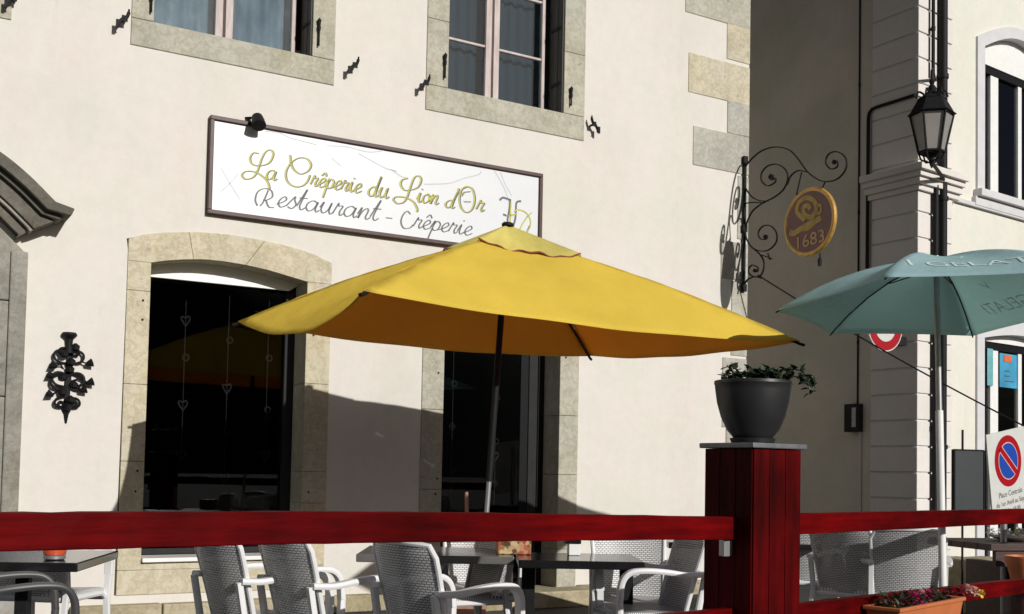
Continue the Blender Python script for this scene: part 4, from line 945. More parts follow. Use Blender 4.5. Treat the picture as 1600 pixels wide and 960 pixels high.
# ================================================================== yellow parasol
K = 1.08; ze = EYE + 0.9 * K
LT, NRC, RT, FC = atz(372, 502, ze), atz(568, 454, ze), atz(1250, 533, ze), atz(922, 556, ze)
ctr = (LT + RT) * 0.25 + (NRC + FC) * 0.25
ctr2 = atz(793, 510, ze); ctr = ctr * 0.5 + ctr2 * 0.5
ap = at(793, 368, ctr.y); AX = Vector((ap.x, ap.y, ap.z))
pb = floor_at(752, ctr.y - 0.05)
yu = thing('yellow_parasol', 'large rectangular yellow parasol with drooping edges on a black pole', 'parasol', pb, 0)
off = -Vector(pb)
cor = [LT, NRC, RT, FC]; dro = [0.16, 0.06, 0.06, 0.07]
def canopy(v0=0.0, v1=1.0, raise_=0.0, dr_=1.0, nu=28, nv=22):
    mb = MB()
    for k in range(4):
        Pa, Pb = cor[k], cor[(k + 1) % 4]; D = dro[k] * dr_
        def fn(u, v, Pa=Pa, Pb=Pb, D=D, k=k):
            vv = v0 + (v1 - v0) * v
            p = AX.lerp(Pa.lerp(Pb, u), vv)
            bow = 4 * u * (1 - u)
            tip = 0.045 * (vv ** 5) * (abs(2 * u - 1) ** 6)
            p = p + Vector((0, 0, raise_ - D * bow * (vv ** 2.2) + 0.05 * math.sin(math.pi * vv) * (1 - bow) - tip * 0))
            cc = Vector((AX.x, AX.y, p.z)); p = p.lerp(cc, 0.02 * bow * vv * vv)
            p.z += 0.004 * math.sin(u * 19 + k) * vv * bow + 0.003 * math.sin(vv * 23 + u * 9)
            return p + off
        mb.grid(fn, nu, nv)
    return mb
q = canopy(0.02, 1.0); cn_ = q.build('canopy', M['yellow'], yu, smooth_=True)
bmx = bmesh.new(); bmx.from_mesh(cn_.data); bmesh.ops.remove_doubles(bmx, verts=bmx.verts, dist=0.0015); bmx.to_mesh(cn_.data); bmx.free()
sm = cn_.modifiers.new('thick', 'SOLIDIFY'); sm.thickness = 0.003
q = MB()
for k in range(4):
    Pa, Pb = cor[k], cor[(k + 1) % 4]
    def fv(u, v, Pa=Pa, Pb=Pb, k=k):
        vv = 0.005 + 0.235 * v; p = AX.lerp(Pa.lerp(Pb, u), vv); bow = 4 * u * (1 - u)
        p = p + Vector((0, 0, 0.075 * (1 - v * 0.45) - 0.03 * bow * v + 0.010 * v * math.sin(u * 13 + k) + 0.008 * math.sin(u * 31 + k * 2) * v)); return p + off
    q.grid(fv, 24, 8)
vo = q.build('vent', M['yellow_cap'], yu, smooth_=True)
bmx = bmesh.new(); bmx.from_mesh(vo.data); bmesh.ops.remove_doubles(bmx, verts=bmx.verts, dist=0.0015); bmx.to_mesh(vo.data); bmx.free()
sm = vo.modifiers.new('thick', 'SOLIDIFY'); sm.thickness = 0.003
q = MB()
for k in range(4):
    Pa, Pb = cor[k], cor[(k + 1) % 4]; pts = []
    for i in range(25):
        u = i / 24; p = AX.lerp(Pa.lerp(Pb, u), 0.241); bow = 4 * u * (1 - u)
        pts.append(p + Vector((0, 0, 0.075 * 0.55 - 0.03 * bow + 0.010 * math.sin(u * 13 + k) + 0.008 * math.sin(u * 31 + k * 2) - 0.002)) + off)
    q.tube(pts, 0.006, 6)
q.build('hem', M['hem'], vo)
q = MB(); axo = AX + off
top_z = axo.z + 0.10
for k in range(4):
    tip_ = cor[k] + off; out_ = (tip_ - axo); out_.z = 0; out_.normalize()
    pts = [axo.lerp(tip_, f) + Vector((0, 0, 0.05 * math.sin(math.pi * f) - 0.022)) for f in (0.02, 0.2, 0.4, 0.6, 0.8, 0.97, 1.0)]
    q1 = MB(); q1.tube(pts + [tip_ + out_ * 0.035 + Vector((0, 0, -0.03))], 0.011, 8); q1.build('rib', M['iron'], yu)
    q2 = MB(); q2.tube([Vector((axo.x, axo.y, ze + 0.22)), axo.lerp(tip_, 0.45) + Vector((0, 0, 0.02))], 0.009, 8); q2.build('strut', M['iron'], yu)
q = MB(); lean0 = Vector((axo.x, axo.y, axo.z + 0.06)); midp = lean0.lerp(Vector((0, 0, 0)), 0.60)
q.tube([lean0, midp], 0.022, 14); q.build('pole', M['iron'], yu, smooth_=True)
q = MB(); q.tube([midp, Vector((0, 0, 0.05))], 0.017, 14); q.build('lower_pole', M['steel'], yu, smooth_=True)
q = MB(); q.lathe([(0.042, 0.0), (0.042, 0.016), (0.02, 0.026)], 16, (axo.x, axo.y, axo.z + 0.066)); q.build('finial', M['iron'], yu, smooth_=True)
q = MB(); q.lathe([(0.26, 0), (0.26, 0.05), (0.06, 0.08), (0.04, 0.25), (0.03, 0.26)], 28); q.build('base', M['dark_frame'], yu, smooth_=True)

# ================================================================== teal parasol
D0 = 7.1; zt0 = EYE + 0.1525 * D0
A = atz(1212, 486, zt0); Bv = atz(1297, 522, zt0); Cv = atz(1520, 525, zt0); Gv = atz(1383, 433, zt0)
cc = (Gv + Cv) / 2 * 0.5 + (atz(1462, 476, zt0)) * 0.5
tips = [A, Gv, cc * 2 - Bv, cc * 2 - A, Cv, Bv]
rise = at(1480, 391, cc.y).z - zt0
base = floor_at(1478, cc.y - 0.1)
rise *= 0.84
tu = thing('teal_parasol', 'faded teal six sided parasol with pale ice cream lettering on a white pole', 'parasol', base, 0)
off = -Vector(base)
def tpt(k, u, v, dn=0.0):
    Pa, Pb = tips[k], tips[(k + 1) % 6]; bow = 4 * u * (1 - u)
    e = Pa.lerp(Pb, u); e = e.lerp(cc, 0.045 * bow)
    # keep the ribs a regular dome
    p = cc.lerp(e, v); z = zt0 + rise * (1 - v ** 2.1) - 0.07 * bow * v * (1.1 - v) * 1.6 + 0.012 * bow * v ** 3
    return Vector((p.x, p.y, z - dn)) + off
q = MB()
for k in range(6): q.grid(lambda u, v, k=k: tpt(k, u, 0.01 + 0.99 * v), 20, 16)
cn_ = q.build('canopy', M['teal'], tu, smooth_=True)
bmx = bmesh.new(); bmx.from_mesh(cn_.data); bmesh.ops.remove_doubles(bmx, verts=bmx.verts, dist=0.0015); bmx.to_mesh(cn_.data); bmx.free()
sm = cn_.modifiers.new('thick', 'SOLIDIFY'); sm.thickness = 0.002
def on_panel(txt, k, v_c, size, dn, flipu=False):
    Pa, Pb = tips[k], tips[(k + 1) % 6]; wid = (Pb - Pa).length; rad = (((Pa + Pb) / 2) - cc).length
    t0 = text_mb(txt, size, Matrix.Identity(4)); 
    bm_ = bmesh.new(); me = bpy.data.meshes.new('x'); me.from_pydata(t0.v, [], t0.f); bm_.from_mesh(me)
    V = []
    for v in t0.v:
        vv = v_c - v[1] / rad; u = 0.5 + (v[0] / (wid * vv)) * (1 if not flipu else -1)
        V.append(tpt(k, u, vv, dn))
    bm_.free(); bpy.data.meshes.remove(me)
    mb = MB(); mb.add(V, t0.f); return mb
for k in (1, 3, 5):
    dn_ = -0.004 if k == 1 else 0.008
    on_panel('I GELATI', k, 0.78, 0.19, dn_).build('lettering', M['teal_print'], tu)
    on_panel('V', k, 0.52, 0.15, dn_).build('emblem', M['teal_print'], tu)
for k in range(6):
    q = MB(); q.tube([tpt(k, 0.0, f, 0.012) for f in (0.02, 0.2, 0.4, 0.6, 0.8, 0.95, 1.0)], 0.0055, 6); q.build('rib', M['dark_frame'], tu)
cco = cc + off; hub = Vector((cco.x, cco.y, zt0 + rise * 0.80))
for k in range(6):
    q = MB(); q.tube([hub, tpt(k, 0.0, 0.4, 0.02)], 0.004, 6); q.build('strut', M['dark_frame'], tu)
tp = Vector((cco.x, cco.y, zt0 + rise + 0.02)); m1 = tp.lerp(Vector((0, 0, 0)), 0.37)
q = MB(); q.tube([tp, m1], 0.019, 14); q.lathe([(0.03, -0.03), (0.035, 0.0), (0.03, 0.03)], 12, hub); q.build('pole', M['steel'], tu, smooth_=True)
q = MB(); q.tube([m1, Vector((0, 0, 0.05))], 0.024, 14); q.build('lower_pole', M['white'], tu, smooth_=True)
q = MB(); q.lathe([(0.25, 0), (0.25, 0.06), (0.05, 0.09), (0.04, 0.3), (0.03, 0.31)], 28); q.build('base', M['dark_frame'], tu, smooth_=True)

# ================================================================== red timber fence
post = Vector((1.105, 5.112, 0)); da = math.atan2(0.675, 0.738)
dR = Vector((math.cos(da), math.sin(da), 0)); da_post = da - R(9)
def beam(name, lab, pts, wd, th, grp, catg='rail'):
    """pts: list of world points on the beam's centre line (top edge)"""
    mid = pts[0].copy(); mid.z = 0
    o = MB(); P_ = [p - mid - Vector((0, 0, th / 2)) for p in pts]; dd = (pts[-1] - pts[0]); dd.z = 0; dd.normalize(); sd = Vector((dd.y, -dd.x, 0))
    V = []
    n = 40; L = len(P_) - 1; S = [P_[0].lerp(P_[1], i / n) if L == 1 else None for i in range(n + 1)]
    if L > 1: S = smooth(P_, 14)
    for i, p in enumerate(S):
        j = 0.0016
        for a, b in ((-1, -1), (1, -1), (1, 1), (-1, 1)): V.append(p + sd * (a * wd / 2 + random.uniform(-j, j)) + Vector((0, 0, b * th / 2 + random.uniform(-j, j))))
    m_ = len(S)
    F = [(i * 4 + k, i * 4 + (k + 1) % 4, (i + 1) * 4 + (k + 1) % 4, (i + 1) * 4 + k) for i in range(m_ - 1) for k in range(4)] + [(3, 2, 1, 0), tuple((m_ - 1) * 4 + k for k in range(4))]
    o.add(V, F)
    R_ = Matrix.Rotation(-math.atan2(dd.y, dd.x), 4, 'Z')
    ob = o.build(name, M['redrail'], None, bevel=0.004, M=R_); ob.location = mid; ob.rotation_euler = (0, 0, math.atan2(dd.y, dd.x))
    return tag(ob, lab, catg, grp)
pe = post - dR * 0.153
def rz(v): return v
a0 = post - dR * 4.3
def railpt(px, py, base, dirv):
    """point on the vertical plane through base along dirv"""
    n = Vector((dirv.y, -dirv.x, 0)); return hit(px, py, base, n)
fr = post + Vector((dR.y, -dR.x, 0)) * 0.03
p1 = railpt(0, 801.5, fr, dR); p2 = railpt(600, 800.5, fr, dR); p3 = railpt(1150, 808, fr, dR)
ext = p1 + (p1 - p2) * 0.7
def proj(p):  # onto centre line
    q_ = post + dR * (p - post).dot(dR); q_.z = p.z; return q_
P3 = proj(p3); e3 = pe.copy(); e3.z = P3.z
beam('fence_rail', 'upper dark red timber rail crossing the whole picture left of the post', [proj(ext), proj(p1), proj(p2), e3], 0.05, 0.101, 'red fence rails')
l3 = e3.copy(); l3.z = railpt(1150, 951, fr, dR).z
l1 = proj(ext); l1.z = l3.z + 0.06
beam('fence_rail', 'lower dark red timber rail left of the post, only its end showing', [l1, l3], 0.05, 0.10, 'red fence rails')
d2r = Vector((0.68, 0.733, 0)).normalized(); ps = post + dR * 0.153
q1_ = railpt(1252, 801.5, ps, d2r); q2_ = railpt(1600, 795, ps, d2r); q3_ = q1_ + (q2_ - q1_) * 1.6
b0 = ps.copy(); b0.z = q1_.z
beam('fence_rail', 'upper dark red timber rail right of the post', [b0, q2_, q3_], 0.05, 0.10, 'red fence rails')
q1_ = railpt(1252, 940, ps, d2r); q2_ = railpt(1600, 903.5, ps, d2r); q3_ = q1_ + (q2_ - q1_) * 1.6
b0 = ps.copy(); b0.z = q1_.z; lowrail = (b0.copy(), q2_.copy())
beam('fence_rail', 'lower dark red timber rail right of the post, behind the flower box', [b0, q2_, q3_], 0.05, 0.10, 'red fence rails')
ztp = at(1150, 693, 5.1).z
fp = thing('fence_post', 'thick square dark red timber post with a grey metal cap', 'post', post, da_post)
q = MB(); n_ = 5
for k in range(3): q.box(-0.15, 0.15, -0.15 + k * 0.1 + 0.0012, -0.05 + k * 0.1 - 0.0012, 0.0, ztp - 0.025) if False else None
q.box(-0.149, 0.149, -0.149, 0.149, 0, ztp - 0.026)
for k in range(3):
    a = -0.149 + k * 0.0995
    q.box(a + 0.0015, a + 0.098, -0.155, -0.1495, 0.0, ztp - 0.026); q.box(-0.155, -0.1495, a + 0.0015, a + 0.098, 0.0, ztp - 0.026)
q.build('post', M['redpost'], fp, bevel=0.004)
q = MB(); q.box(-0.172, 0.172, -0.172, 0.172, ztp - 0.024, ztp); q.build('cap', M['zinc'], fp, bevel=0.005)
q = MB(); zc_ = e3.z - 0.101
q.box(-0.205, -0.156, -0.035, 0.0, zc_ - 0.075, zc_ - 0.002); q.build('bracket', M['steel'], fp, bevel=0.002)
# pot on the post
pt_ = thing('plant_pot', 'round charcoal plant pot with a sprawling dark plant standing on the red post', 'plant pot', (post.x, post.y, ztp + 0.001), 0)
q = MB(); q.lathe([(0.085, 0.0), (0.098, 0.004), (0.105, 0.022), (0.10, 0.024), (0.085, 0.02)], 40); q.build('saucer', M['pot'], pt_, smooth_=True)
q = MB(); q.lathe([(0.086, 0.022), (0.118, 0.06), (0.146, 0.12), (0.164, 0.185), (0.172, 0.24), (0.175, 0.268), (0.178, 0.272), (0.177, 0.285), (0.170, 0.287), (0.166, 0.275), (0.155, 0.24)], 48); q.build('pot', M['pot'], pt_, smooth_=True)
q = MB(); q.lathe([(0.01, 0.255), (0.158, 0.25), (0.155, 0.245)], 24); q.build('soil', M['soil'], pt_)
def leaf(mb, p, d, L, wd, up=Vector((0, 0, 1))):
    d = d.normalized(); s_ = d.cross(up); s_ = s_.normalized() if s_.length > 1e-4 else Vector((1, 0, 0)); n = s_.cross(d)
    V = [p, p + d * L * 0.35 + s_ * wd + n * wd * 0.2, p + d * L * 0.7 + s_ * wd * 0.8 - n * wd * 0.1, p + d * L - n * wd * 0.5, p + d * L * 0.7 - s_ * wd * 0.8 - n * wd * 0.1, p + d * L * 0.35 - s_ * wd + n * wd * 0.2]
    mb.add(V, [(0, 1, 2, 3), (0, 3, 4, 5)])
stem = MB(); lf = MB()
rnd = random.Random(4)
def sprig(p0, dirs, n, L=0.045, wd=0.014):
    pts = smooth([p0] + dirs, 5); stem.tube(pts, 0.0028, 5)
    for k in range(n):
        t = pts[min(int((0.15 + 0.85 * k / n) * (len(pts) - 1)), len(pts) - 1)]
        d = Vector((rnd.uniform(-1, 1), rnd.uniform(-1, 1), rnd.uniform(-0.5, 0.9))); leaf(lf, t, d, L * rnd.uniform(0.6, 1.2), wd * rnd.uniform(0.8, 1.3), Vector((rnd.uniform(-.5, .5), rnd.uniform(-.5, .5), 1)))
for k in range(38):
    a = rnd.uniform(0, 6.28); r0 = rnd.uniform(0.01, 0.12); p0 = Vector((r0 * math.cos(a), r0 * math.sin(a), 0.25)); r1 = r0 + rnd.uniform(0.01, 0.05); h = rnd.uniform(0.04, 0.105)
    sprig(p0, [Vector((r0 * math.cos(a) * 1.1, r0 * math.sin(a) * 1.1, 0.25 + h * 0.6)), Vector((r1 * math.cos(a), r1 * math.sin(a), 0.25 + h))], 9)
for zz, xx_ in ((0.03, 0.0), (0.0, 0.02)):
    sprig(Vector((0.10, -0.04, 0.26)), [Vector((0.15, -0.05, 0.33 - zz)), Vector((0.20, -0.05, 0.335 - zz)), Vector((0.235, -0.06, 0.30 - zz)), Vector((0.25 + xx_, -0.06, 0.255 - zz))], 24)
sprig(Vector((-0.08, -0.05, 0.26)), [Vector((-0.10, -0.06, 0.31)), Vector((-0.115, -0.06, 0.345))], 10); sprig(Vector((0.04, 0.0, 0.26)), [Vector((0.045, 0, 0.32)), Vector((0.05, 0, 0.365))], 12)
stem.build('stem', M['leaf'], pt_); lf.build('foliage', M['leaf'], pt_)

# flower box hung on the lower right rail
nf = Vector((d2r.y, -d2r.x, 0)); fbc = hit(1405, 956, ps + nf * 0.23, nf)
fb0 = fbc.copy(); fb0.z = 0
fb = thing('flower_box', 'orange terracotta flower box full of magenta, red and peach flowers on the lower rail', 'flower box', fb0 + Vector((0, 0, fbc.z - 0.17)), math.atan2(d2r.y, d2r.x))
Lb = 0.85; q = MB()
V = []
for (x0, x1, y0, y1, z) in ((0.03, Lb - 0.03, 0.02, 0.15, 0), (0.0, Lb, 0.0, 0.18, 0.165), (-0.012, Lb + 0.012, -0.012, 0.192, 0.165), (-0.012, Lb + 0.012, -0.012, 0.192, 0.185), (0.012, Lb - 0.012, 0.012, 0.168, 0.185), (0.02, Lb - 0.02, 0.02, 0.16, 0.15)):
    V += [(x0, y0, z), (x1, y0, z), (x1, y1, z), (x0, y1, z)]
F = [(3, 2, 1, 0)] + [(l * 4 + k, l * 4 + (k + 1) % 4, l * 4 + 4 + (k + 1) % 4, l * 4 + 4 + k) for l in range(5) for k in range(4)]
q.add(V, F); q.build('trough', M['terracotta'], fb, bevel=0.004)
q = MB(); q.box(0.025, Lb - 0.025, 0.025, 0.155, 0.12, 0.152); q.build('soil', M['soil'], fb)
gl_ = MB(); gr_ = MB()
for k in range(460):
    p = Vector((rnd.uniform(0.02, Lb - 0.02), rnd.uniform(0.02, 0.16), 0.155 + rnd.uniform(0, 0.07)))
    (leaf)(gl_ if rnd.random() < 0.72 else gr_, p, Vector((rnd.uniform(-1, 1), rnd.uniform(-1, 1), rnd.uniform(-0.2, 1))), rnd.uniform(0.02, 0.045), rnd.uniform(0.008, 0.014))
gl_.build('foliage', M['leaf'], fb); gr_.build('foliage', M['leaf_red'], fb)
def bloom(p, r, mat, n=16):
    b = MB()
    for k in range(n * 3):
        d = Vector((rnd.gauss(0, 1), rnd.gauss(0, 1), rnd.gauss(0.3, 1))).normalized(); leaf(b, p + d * r * 0.25, (d + Vector((0, 0, 0.3))), r * 0.9, r * 0.38)
    b.build('flower', mat, fb)
def fbp(px, py, yy=0.07):
    wl = loc_of(fb) @ hit(px, py, fb.location + (-nf) * yy, nf); return wl
for px, py, r, mn in ((1428, 934, 0.032, 'magenta'), (1442, 938, 0.036, 'magenta'), (1450, 930, 0.03, 'magenta'), (1418, 931, 0.026, 'darkred'), (1412, 939, 0.024, 'darkred'), (1440, 927, 0.02, 'pink'), (1427, 950, 0.022, 'darkred'), (1500, 926, 0.03, 'darkred'), (1512, 920, 0.026, 'pink'), (1522, 925, 0.032, 'pink'), (1532, 930, 0.028, 'yellow_fl'), (1485, 922, 0.024, 'darkred')):
    v = fbp(px, py); v.z = max(v.z, 0.165); bloom(v, r, M[mn])

# ================================================================== chairs and tables
def make_chair(lab, fm=None):
    fm = fm or M['plastic']
    t = thing('armchair', lab, 'chair', (0, 0, 0), 0)
    hw = 0.24
    def bk(u, v):
        y = (u - 0.5) * 2; cr = 1 - 0.10 * max(0, v - 0.75) * 4 * 0.5
        taper = hw * (0.90 + 0.12 * v) * (1 - 0.14 * max(0, (v - 0.85) / 0.15) ** 2)
        x = -0.215 - 0.105 * v - 0.02 * v * v + 0.055 * y * y
        return (x, y * taper, 0.45 + 0.455 * v + 0.012 * (1 - y * y) * v)
    q = MB(); q.grid(bk, 18, 16, 0.010); q.build('backrest', M['weave_back'], t, smooth_=True)
    q = MB(); pts = [bk(0, v / 8) for v in range(9)] + [bk(u / 10, 1) for u in range(1, 10)] + [bk(1, 1 - v / 8) for v in range(9)]
    q.tube([(p[0] - 0.004, p[1], p[2]) for p in pts], 0.014, 8); q.build('back_frame', fm, t, smooth_=True)
    def st_(u, v):
        y = (u - 0.5) * 2; x = -0.22 + 0.46 * v; return (x, y * (0.235 + 0.01 * v), 0.445 - 0.018 * (1 - y * y) * math.sin(math.pi * v) - 0.03 * max(0, (v - 0.85) / 0.15) ** 2)
    q = MB(); q.grid(st_, 14, 14, 0.022); q.build('seat', M['weave_seat'], t, smooth_=True)
    q = MB()
    pts = [st_(0, v / 8) for v in range(9)] + [st_(u / 8, 1) for u in range(1, 8)] + [st_(1, 1 - v / 8) for v in range(9)] + [st_(1 - u / 8, 0) for u in range(1, 9)]
    q.bar([(p[0], p[1], p[2] - 0.022) for p in pts], 0.012, 0.05, (0.001, 0.001, 1)) if False else q.tube([(p[0], p[1], p[2] - 0.018) for p in pts], 0.019, 8); q.build('seat_frame', fm, t, smooth_=True)
    for s_ in (-1, 1):
        arm = smooth([(-0.265, s_ * 0.245, 0.685), (-0.16, s_ * 0.268, 0.682), (-0.03, s_ * 0.278, 0.700), (0.10, s_ * 0.278, 0.708), (0.19, s_ * 0.272, 0.695), (0.235, s_ * 0.266, 0.64), (0.245, s_ * 0.262, 0.54)], 5)
        q = MB(); q.bar(arm, 0.058, 0.030, (0, 1, 0)); q.build('armrest', fm, t, smooth_=True)
        q = MB(); q.bar([(0.246, s_ * 0.262, 0.545), (0.238, s_ * 0.256, 0.40), (0.262, s_ * 0.262, 0.0)], 0.046, 0.032, (0, 1, 0)); q.build('leg', fm, t, smooth_=True)
        q = MB(); q.bar([(-0.275, s_ * 0.238, 0.68), (-0.235, s_ * 0.238, 0.47), (-0.245, s_ * 0.238, 0.40), (-0.31, s_ * 0.25, 0.0)], 0.036, 0.030, (0, 1, 0)); q.build('leg', fm, t, smooth_=True)
    return t
CG = 'white woven plastic armchairs on the terrace'
chairs = [  # back px, depth, yaw
 (349, 5.75, 0.74, 'white woven armchair seen from behind, leftmost of the row of three'),
 (455, 5.60, 0.74, 'white woven plastic armchair seen from behind, middle one of the row of three'),
 (640, 5.35, 0.74, 'white woven plastic armchair in front of the main table, nearest of the row of three'),
 (985, 7.35, -1.50, 'white woven armchair behind the black table, half in sun with a diagonal shadow edge'),
 (1078, 6.70, 3.35, 'white armchair with a looping arm at the right end of the black table'),
 (750, 8.0, -1.45, 'white woven armchair farthest back beside the door, behind the grey table'),
 (775, 7.35, 3.6, 'white armchair turned left between the grey table and the doorway'),
 (52, 6.75, 1.45, 'white woven armchair behind the small black table at the far left'),
 (1420, 7.6, 1.30, 'sunlit white woven armchair with a rail shadow across its back, right of the post'),
 (1268, 8.7, 1.35, 'far white armchair seen just right of the red post'),
 (1318, 7.9, 0.80, 'shaded white armchair standing between the post and the sunlit chair'),
]
proto = None
for px, Y, yaw, lab in chairs:
    b = floor_at(px, Y); d = Vector((math.cos(yaw), math.sin(yaw), 0)); p = b + d * 0.26
    if proto is None:
        proto = make_chair(lab); proto['group'] = CG; proto.location = p; proto.rotation_euler = (0, 0, yaw)
    else: dup(proto, p, yaw, lab, CG)
b = floor_at(-72, 5.05); d = Vector((math.cos(0.55), math.sin(0.55), 0)); dc = make_chair('armchair with a dark grey frame cut off at the bottom left corner with one arm showing', M['plastic_dark'])  # same chair model with frame, arms and legs in dark grey
dc.location = b + d * 0.26; dc.rotation_euler = (0, 0, 0.55)
def table(lab, px0, px1, Y, dep, yaw, mat, legm=None, legs='pedestal', th=0.048):
    a = floor_at(px0, Y); b = floor_at(px1, Y); wd = (b - a).length; legm = legm or M['iron']
    t = thing('cafe_table', lab, 'table', ((a.x + b.x) / 2, Y + dep / 2, 0), yaw, 'tables on the terrace')
    q = MB(); q.box(-wd / 2, wd / 2, -dep / 2, dep / 2, 0.74 - th, 0.74); q.build('table_top', mat, t, bevel=0.006)
    if legs == 'pedestal':
        q = MB(); q.box(-0.035, 0.035, -0.035, 0.035, 0.03, 0.739 - th); q.build('pedestal', legm, t, bevel=0.004)
        q = MB(); q.box(-0.22, 0.22, -0.03, 0.03, 0, 0.029); q.box(-0.03, 0.03, -0.22, -0.031, 0, 0.029); q.box(-0.03, 0.03, 0.031, 0.22, 0, 0.029); q.build('foot', legm, t, bevel=0.004)
    else:
        for s_ in (-1, 1):
            q = MB(); q.box(s_ * (wd / 2 - 0.07) - 0.04, s_ * (wd / 2 - 0.07) + 0.04, -0.03, 0.03, 0.03, 0.739 - th); q.box(s_ * (wd / 2 - 0.07) - 0.03, s_ * (wd / 2 - 0.07) + 0.03, -dep / 2 + 0.05, dep / 2 - 0.05, 0, 0.029); q.build('leg', legm, t, bevel=0.004)
    return t
t1 = table('small black topped table at the far left with an orange candle glass', -130, 112, 5.75, 0.85, 0.10, M['black_top'])
t2 = table('grey topped table beside the black table under the yellow parasol', 560, 806, 6.75, 0.75, 0.02, M['grey_top'])
t3 = table('long black topped table under the yellow parasol', 813, 1010, 6.55, 0.62, 0.02, M['black_top'], legs='pair')
t4 = table('black topped table partly hidden behind the red post', 1046, 1286, 8.5, 0.7, 0.02, M['black_top'])
t5 = table('small black topped table between the post and the sunlit chair', 1319, 1372, 9.2, 0.7, 0.02, M['black_top'])
# candle glass, tin, napkin holder, broom
def ontable(px, Y): p = floor_at(px, Y); p.z = 0.741; return p
c_ = thing('candle_glass', 'low orange red candle glass on the left black table', 'candle', ontable(93, 5.95), 0)
q = MB(); q.lathe([(0.045, 0), (0.055, 0.006), (0.056, 0.02), (0.050, 0.025)], 24); q.build('saucer', M['steel'], c_, smooth_=True)
q = MB(); q.lathe([(0.040, 0.021), (0.056, 0.028), (0.060, 0.05), (0.054, 0.075), (0.048, 0.078), (0.045, 0.07)], 24); q.build('glass', M['red_glass'], c_, smooth_=True)
c_ = thing('patterned_tin', 'low tin with a red and gold pattern on the grey table end', 'tin', ontable(806, 7.0), 0.1)
m_, t_n, b_n = newmat('red gold pattern'); vr = t_n.nodes.new('ShaderNodeTexVoronoi'); vr.inputs['Scale'].default_value = 38
tc_ = t_n.nodes.new('ShaderNodeTexCoord'); t_n.links.new(tc_.outputs['Object'], vr.inputs['Vector'])
rr_ = t_n.nodes.new('ShaderNodeSeparateColor'); t_n.links.new(vr.outputs['Color'], rr_.inputs[0])
t_n.links.new(ramp(t_n, rr_.outputs[0], [(0.0, (0.03, 0.02, 0.01)), (0.35, (0.25, 0.16, 0.05)), (0.6, (0.40, 0.02, 0.02)), (0.9, (0.5, 0.4, 0.2))]), b_n.inputs['Base Color'])
q = MB(); q.box(-0.105, 0.105, -0.07, 0.07, 0.0, 0.09); q.build('case', m_, c_, bevel=0.006)
q = MB(); q.box(-0.108, 0.108, -0.073, 0.073, 0.091, 0.108); q.build('lid', M['darkred'], c_, bevel=0.005)
c_ = thing('napkin_holder', 'small white napkin holder with a black top on the black table', 'napkin holder', ontable(900, 7.0), 0.1)
q = MB(); q.box(-0.036, 0.036, -0.04, 0.04, 0.0, 0.07); q.build('napkins', M['white'], c_, bevel=0.004); q = MB(); q.box(-0.055, 0.04, -0.045, 0.045, 0.071, 0.10); q.build('top', M['black_top'], c_, bevel=0.004)
p0_ = floor_at(733, 9.2); tb = at(729, 770, 9.6)
c_ = thing('broom', 'broom with a pale wooden handle leaning by the doorway', 'broom', p0_, 0)
q = MB(); q.tube([(0.02, 0, 0.16), tb - p0_], 0.016, 10); q.build('handle', M['broom'], c_, smooth_=True)
q = MB(); q.box(-0.14, 0.18, -0.03, 0.03, 0.12, 0.16); q.build('head', M['broom'], c_); q = MB(); q.box(-0.13, 0.17, -0.025, 0.025, 0.0, 0.119); q.build('bristles', M['darkwood'], c_)
# wooden table and bench on the right with a terracotta pot
wt = thing('wooden_table', 'dark stained wooden table at the right edge with planks and box legs', 'table', floor_at(1568, 9.0), 0.25)
q = MB()
for k in range(5): q.box(-0.42, 1.4, -0.40 + k * 0.16, -0.245 + k * 0.16, 0.72, 0.77)
q.build('table_top', M['darkwood'], wt, bevel=0.004)
q = MB(); q.box(-0.36, 1.34, -0.38, -0.34, 0.60, 0.719); q.build('apron', M['darkwood'], wt)
for s_ in (-0.08, 1.0):
    q = MB(); q.box(s_, s_ + 0.1, -0.36, 0.36, 0.0, 0.60); q.build('leg', M['darkwood'], wt, bevel=0.004)
c_ = thing('terracotta_pot', 'small orange terracotta pot under the wooden table at the right edge', 'pot', floor_at(1604, 8.3) + Vector((0, 0, 0.001)), 0)
q = MB(); q.lathe([(0.10, 0.50), (0.13, 0.62), (0.145, 0.66), (0.15, 0.70), (0.135, 0.70), (0.13, 0.66)], 24)
q.build('pot', M['terracotta'], c_, smooth_=True); q = MB(); q.lathe([(0.14, 0), (0.14, 0.46), (0.16, 0.46), (0.16, 0.495)], 20); q.build('stool', M['darkwood'], c_)
ft = thing('table_flowers', 'pale yellow and white flowers in a low bowl on the wooden table', 'flowers', floor_at(1580, 9.05) + Vector((0, 0, 0.771)), 0)
q = MB(); q.lathe([(0.08, 0), (0.16, 0.03), (0.17, 0.05), (0.15, 0.045)], 20); q.build('bowl', M['white'], ft, smooth_=True)
for k in range(9):
    b = MB(); p = Vector((rnd.uniform(-0.17, 0.17), rnd.uniform(-0.1, 0.1), rnd.uniform(0.06, 0.10)))
    for j in range(26):
        d = Vector((rnd.gauss(0, 1), rnd.gauss(0, 1), rnd.gauss(0.3, 1))).normalized(); leaf(b, p + d * 0.008, d, 0.035, 0.013)
    b.build('flower', M['yellow_fl'] if k % 3 == 0 else M['white'], ft)
lb = thing('stone_block', 'pale rough stone block low behind the wooden table', 'stone block', floor_at(1524, 10.6), 0.6)
q = MB(); q.box(-0.30, -0.003, -0.2, 0.2, 0, 0.52); q.box(0.003, 0.42, -0.2, 0.2, 0, 0.51); q.build('block', M['stone_rough'], lb, bevel=0.015)

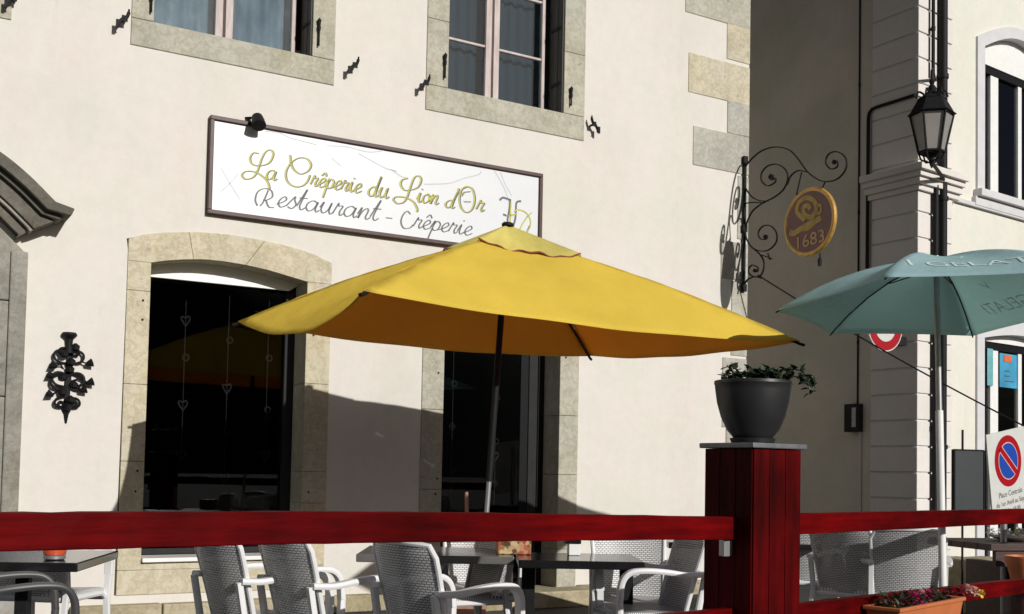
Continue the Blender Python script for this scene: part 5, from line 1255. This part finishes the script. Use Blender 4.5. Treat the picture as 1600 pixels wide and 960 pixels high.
# ================================================================== ornament strings behind the glass
def string(px, y0, y1, beads, lab, yin=0.36):
    x, z1_ = fac(px, y0, yin); _, z0_ = fac(px, y1, yin); wpos = W0 + T * x - N * yin + Vector((0, 0, z0_))
    o = thing('ornament_string', lab, 'ornament', wpos, TH, 'ornament strings hanging in the windows')
    h = z1_ - z0_
    q = MB(); q.tube([(0, 0, 0), (0, 0, h)], 0.0042, 6); q.build('cord', M['rope'], o)
    for py, kind in beads:
        z_ = fac(px, py, yin)[1] - z0_; q = MB()
        if kind == 'ring': 
            n = 18; q.tube([(0.012 + 0.026 * math.cos(2 * math.pi * k / n), 0, z_ + 0.026 * math.sin(2 * math.pi * k / n)) for k in range(n + 1)], 0.006, 6, cap=False)
        elif kind == 'diamond': q.tube([(0, 0, z_ + 0.04), (0.035, 0, z_), (0, 0, z_ - 0.04), (-0.035, 0, z_), (0, 0, z_ + 0.04)], 0.005, 6); q.lathe([(0.002, 0.015), (0.014, 0), (0.002, -0.015)], 10, (0, 0, z_))
        else: q.tube(smooth([(0, 0, z_ - 0.055), (0.035, 0, z_), (0.025, 0, z_ + 0.03), (0, 0, z_ + 0.015), (-0.03, 0, z_ + 0.025), (-0.035, 0, z_), (0, 0, z_ - 0.055)], 4), 0.008, 6)
        q.build('charm', M['rope'], o)
string(291, 470, 720, [(500, 'bead'), (559, 'ring'), (632, 'heart'), (710, 'heart')], 'hanging cord with ring charm, left one in the arched window')
string(359, 462, 745, [(532, 'ring'), (606, 'heart'), (675, 'ring'), (745, 'heart')], 'hanging cord with a heart charm, middle one in the arched window')
string(421, 470, 720, [(560, 'ring'), (641, 'ring'), (655, 'ring'), (712, 'heart')], 'faint hanging cord with rings, right one in the arched window')
string(711, 470, 800, [(600, 'ring'), (667, 'diamond'), (735, 'ring'), (760, 'heart')], 'hanging cord with a diamond charm at the left of the doorway')
string(778, 480, 790, [(622, 'ring'), (690, 'ring'), (712, 'heart'), (756, 'diamond')], 'hanging cord with a diamond charm beside the parasol pole')
# indoor furniture seen through the glass
def indoor(px, Y, lab, kind):
    p = floor_at(px, Y); p.z = 0.12
    if kind == 'chair':
        o = thing('dining_chair', lab, 'chair', p, 0.3)
        q = MB(); q.box(-0.2, 0.2, -0.03, 0.0, 0.55, 1.0); q.build('backrest', M['black_frame'], o, bevel=0.01)
        q = MB(); q.box(-0.2, 0.2, -0.42, -0.03, 0.44, 0.48); q.build('seat', M['black_frame'], o)
        for x in (-0.18, 0.18):
            for y in (-0.4, -0.02): q = MB(); q.box(x - 0.015, x + 0.015, y - 0.015, y + 0.015, 0, 0.55 if y > -0.1 else 0.44); q.build('leg', M['black_frame'], o)
    else:
        o = thing('dining_table', lab, 'table', p, TH)
        q = MB(); q.box(-0.5, 0.5, -0.4, 0.4, 0.72, 0.75); q.build('table_top', M['plastic_dark'], o)
        q = MB(); q.box(-0.04, 0.04, -0.04, 0.04, 0, 0.72); q.build('pedestal', M['black_frame'], o)
        q = MB(); q.lathe([(0.02, 0.75), (0.02, 0.92), (0.01, 0.93)], 12, (-0.1, -0.1, 0)); q.build('candle', M['pink'], o)
    return o
indoor(330, 10.6, 'dark dining chair inside behind the arched window', 'chair'); indoor(290, 10.2, 'dark dining table with a pale candle inside the arched window', 'table')
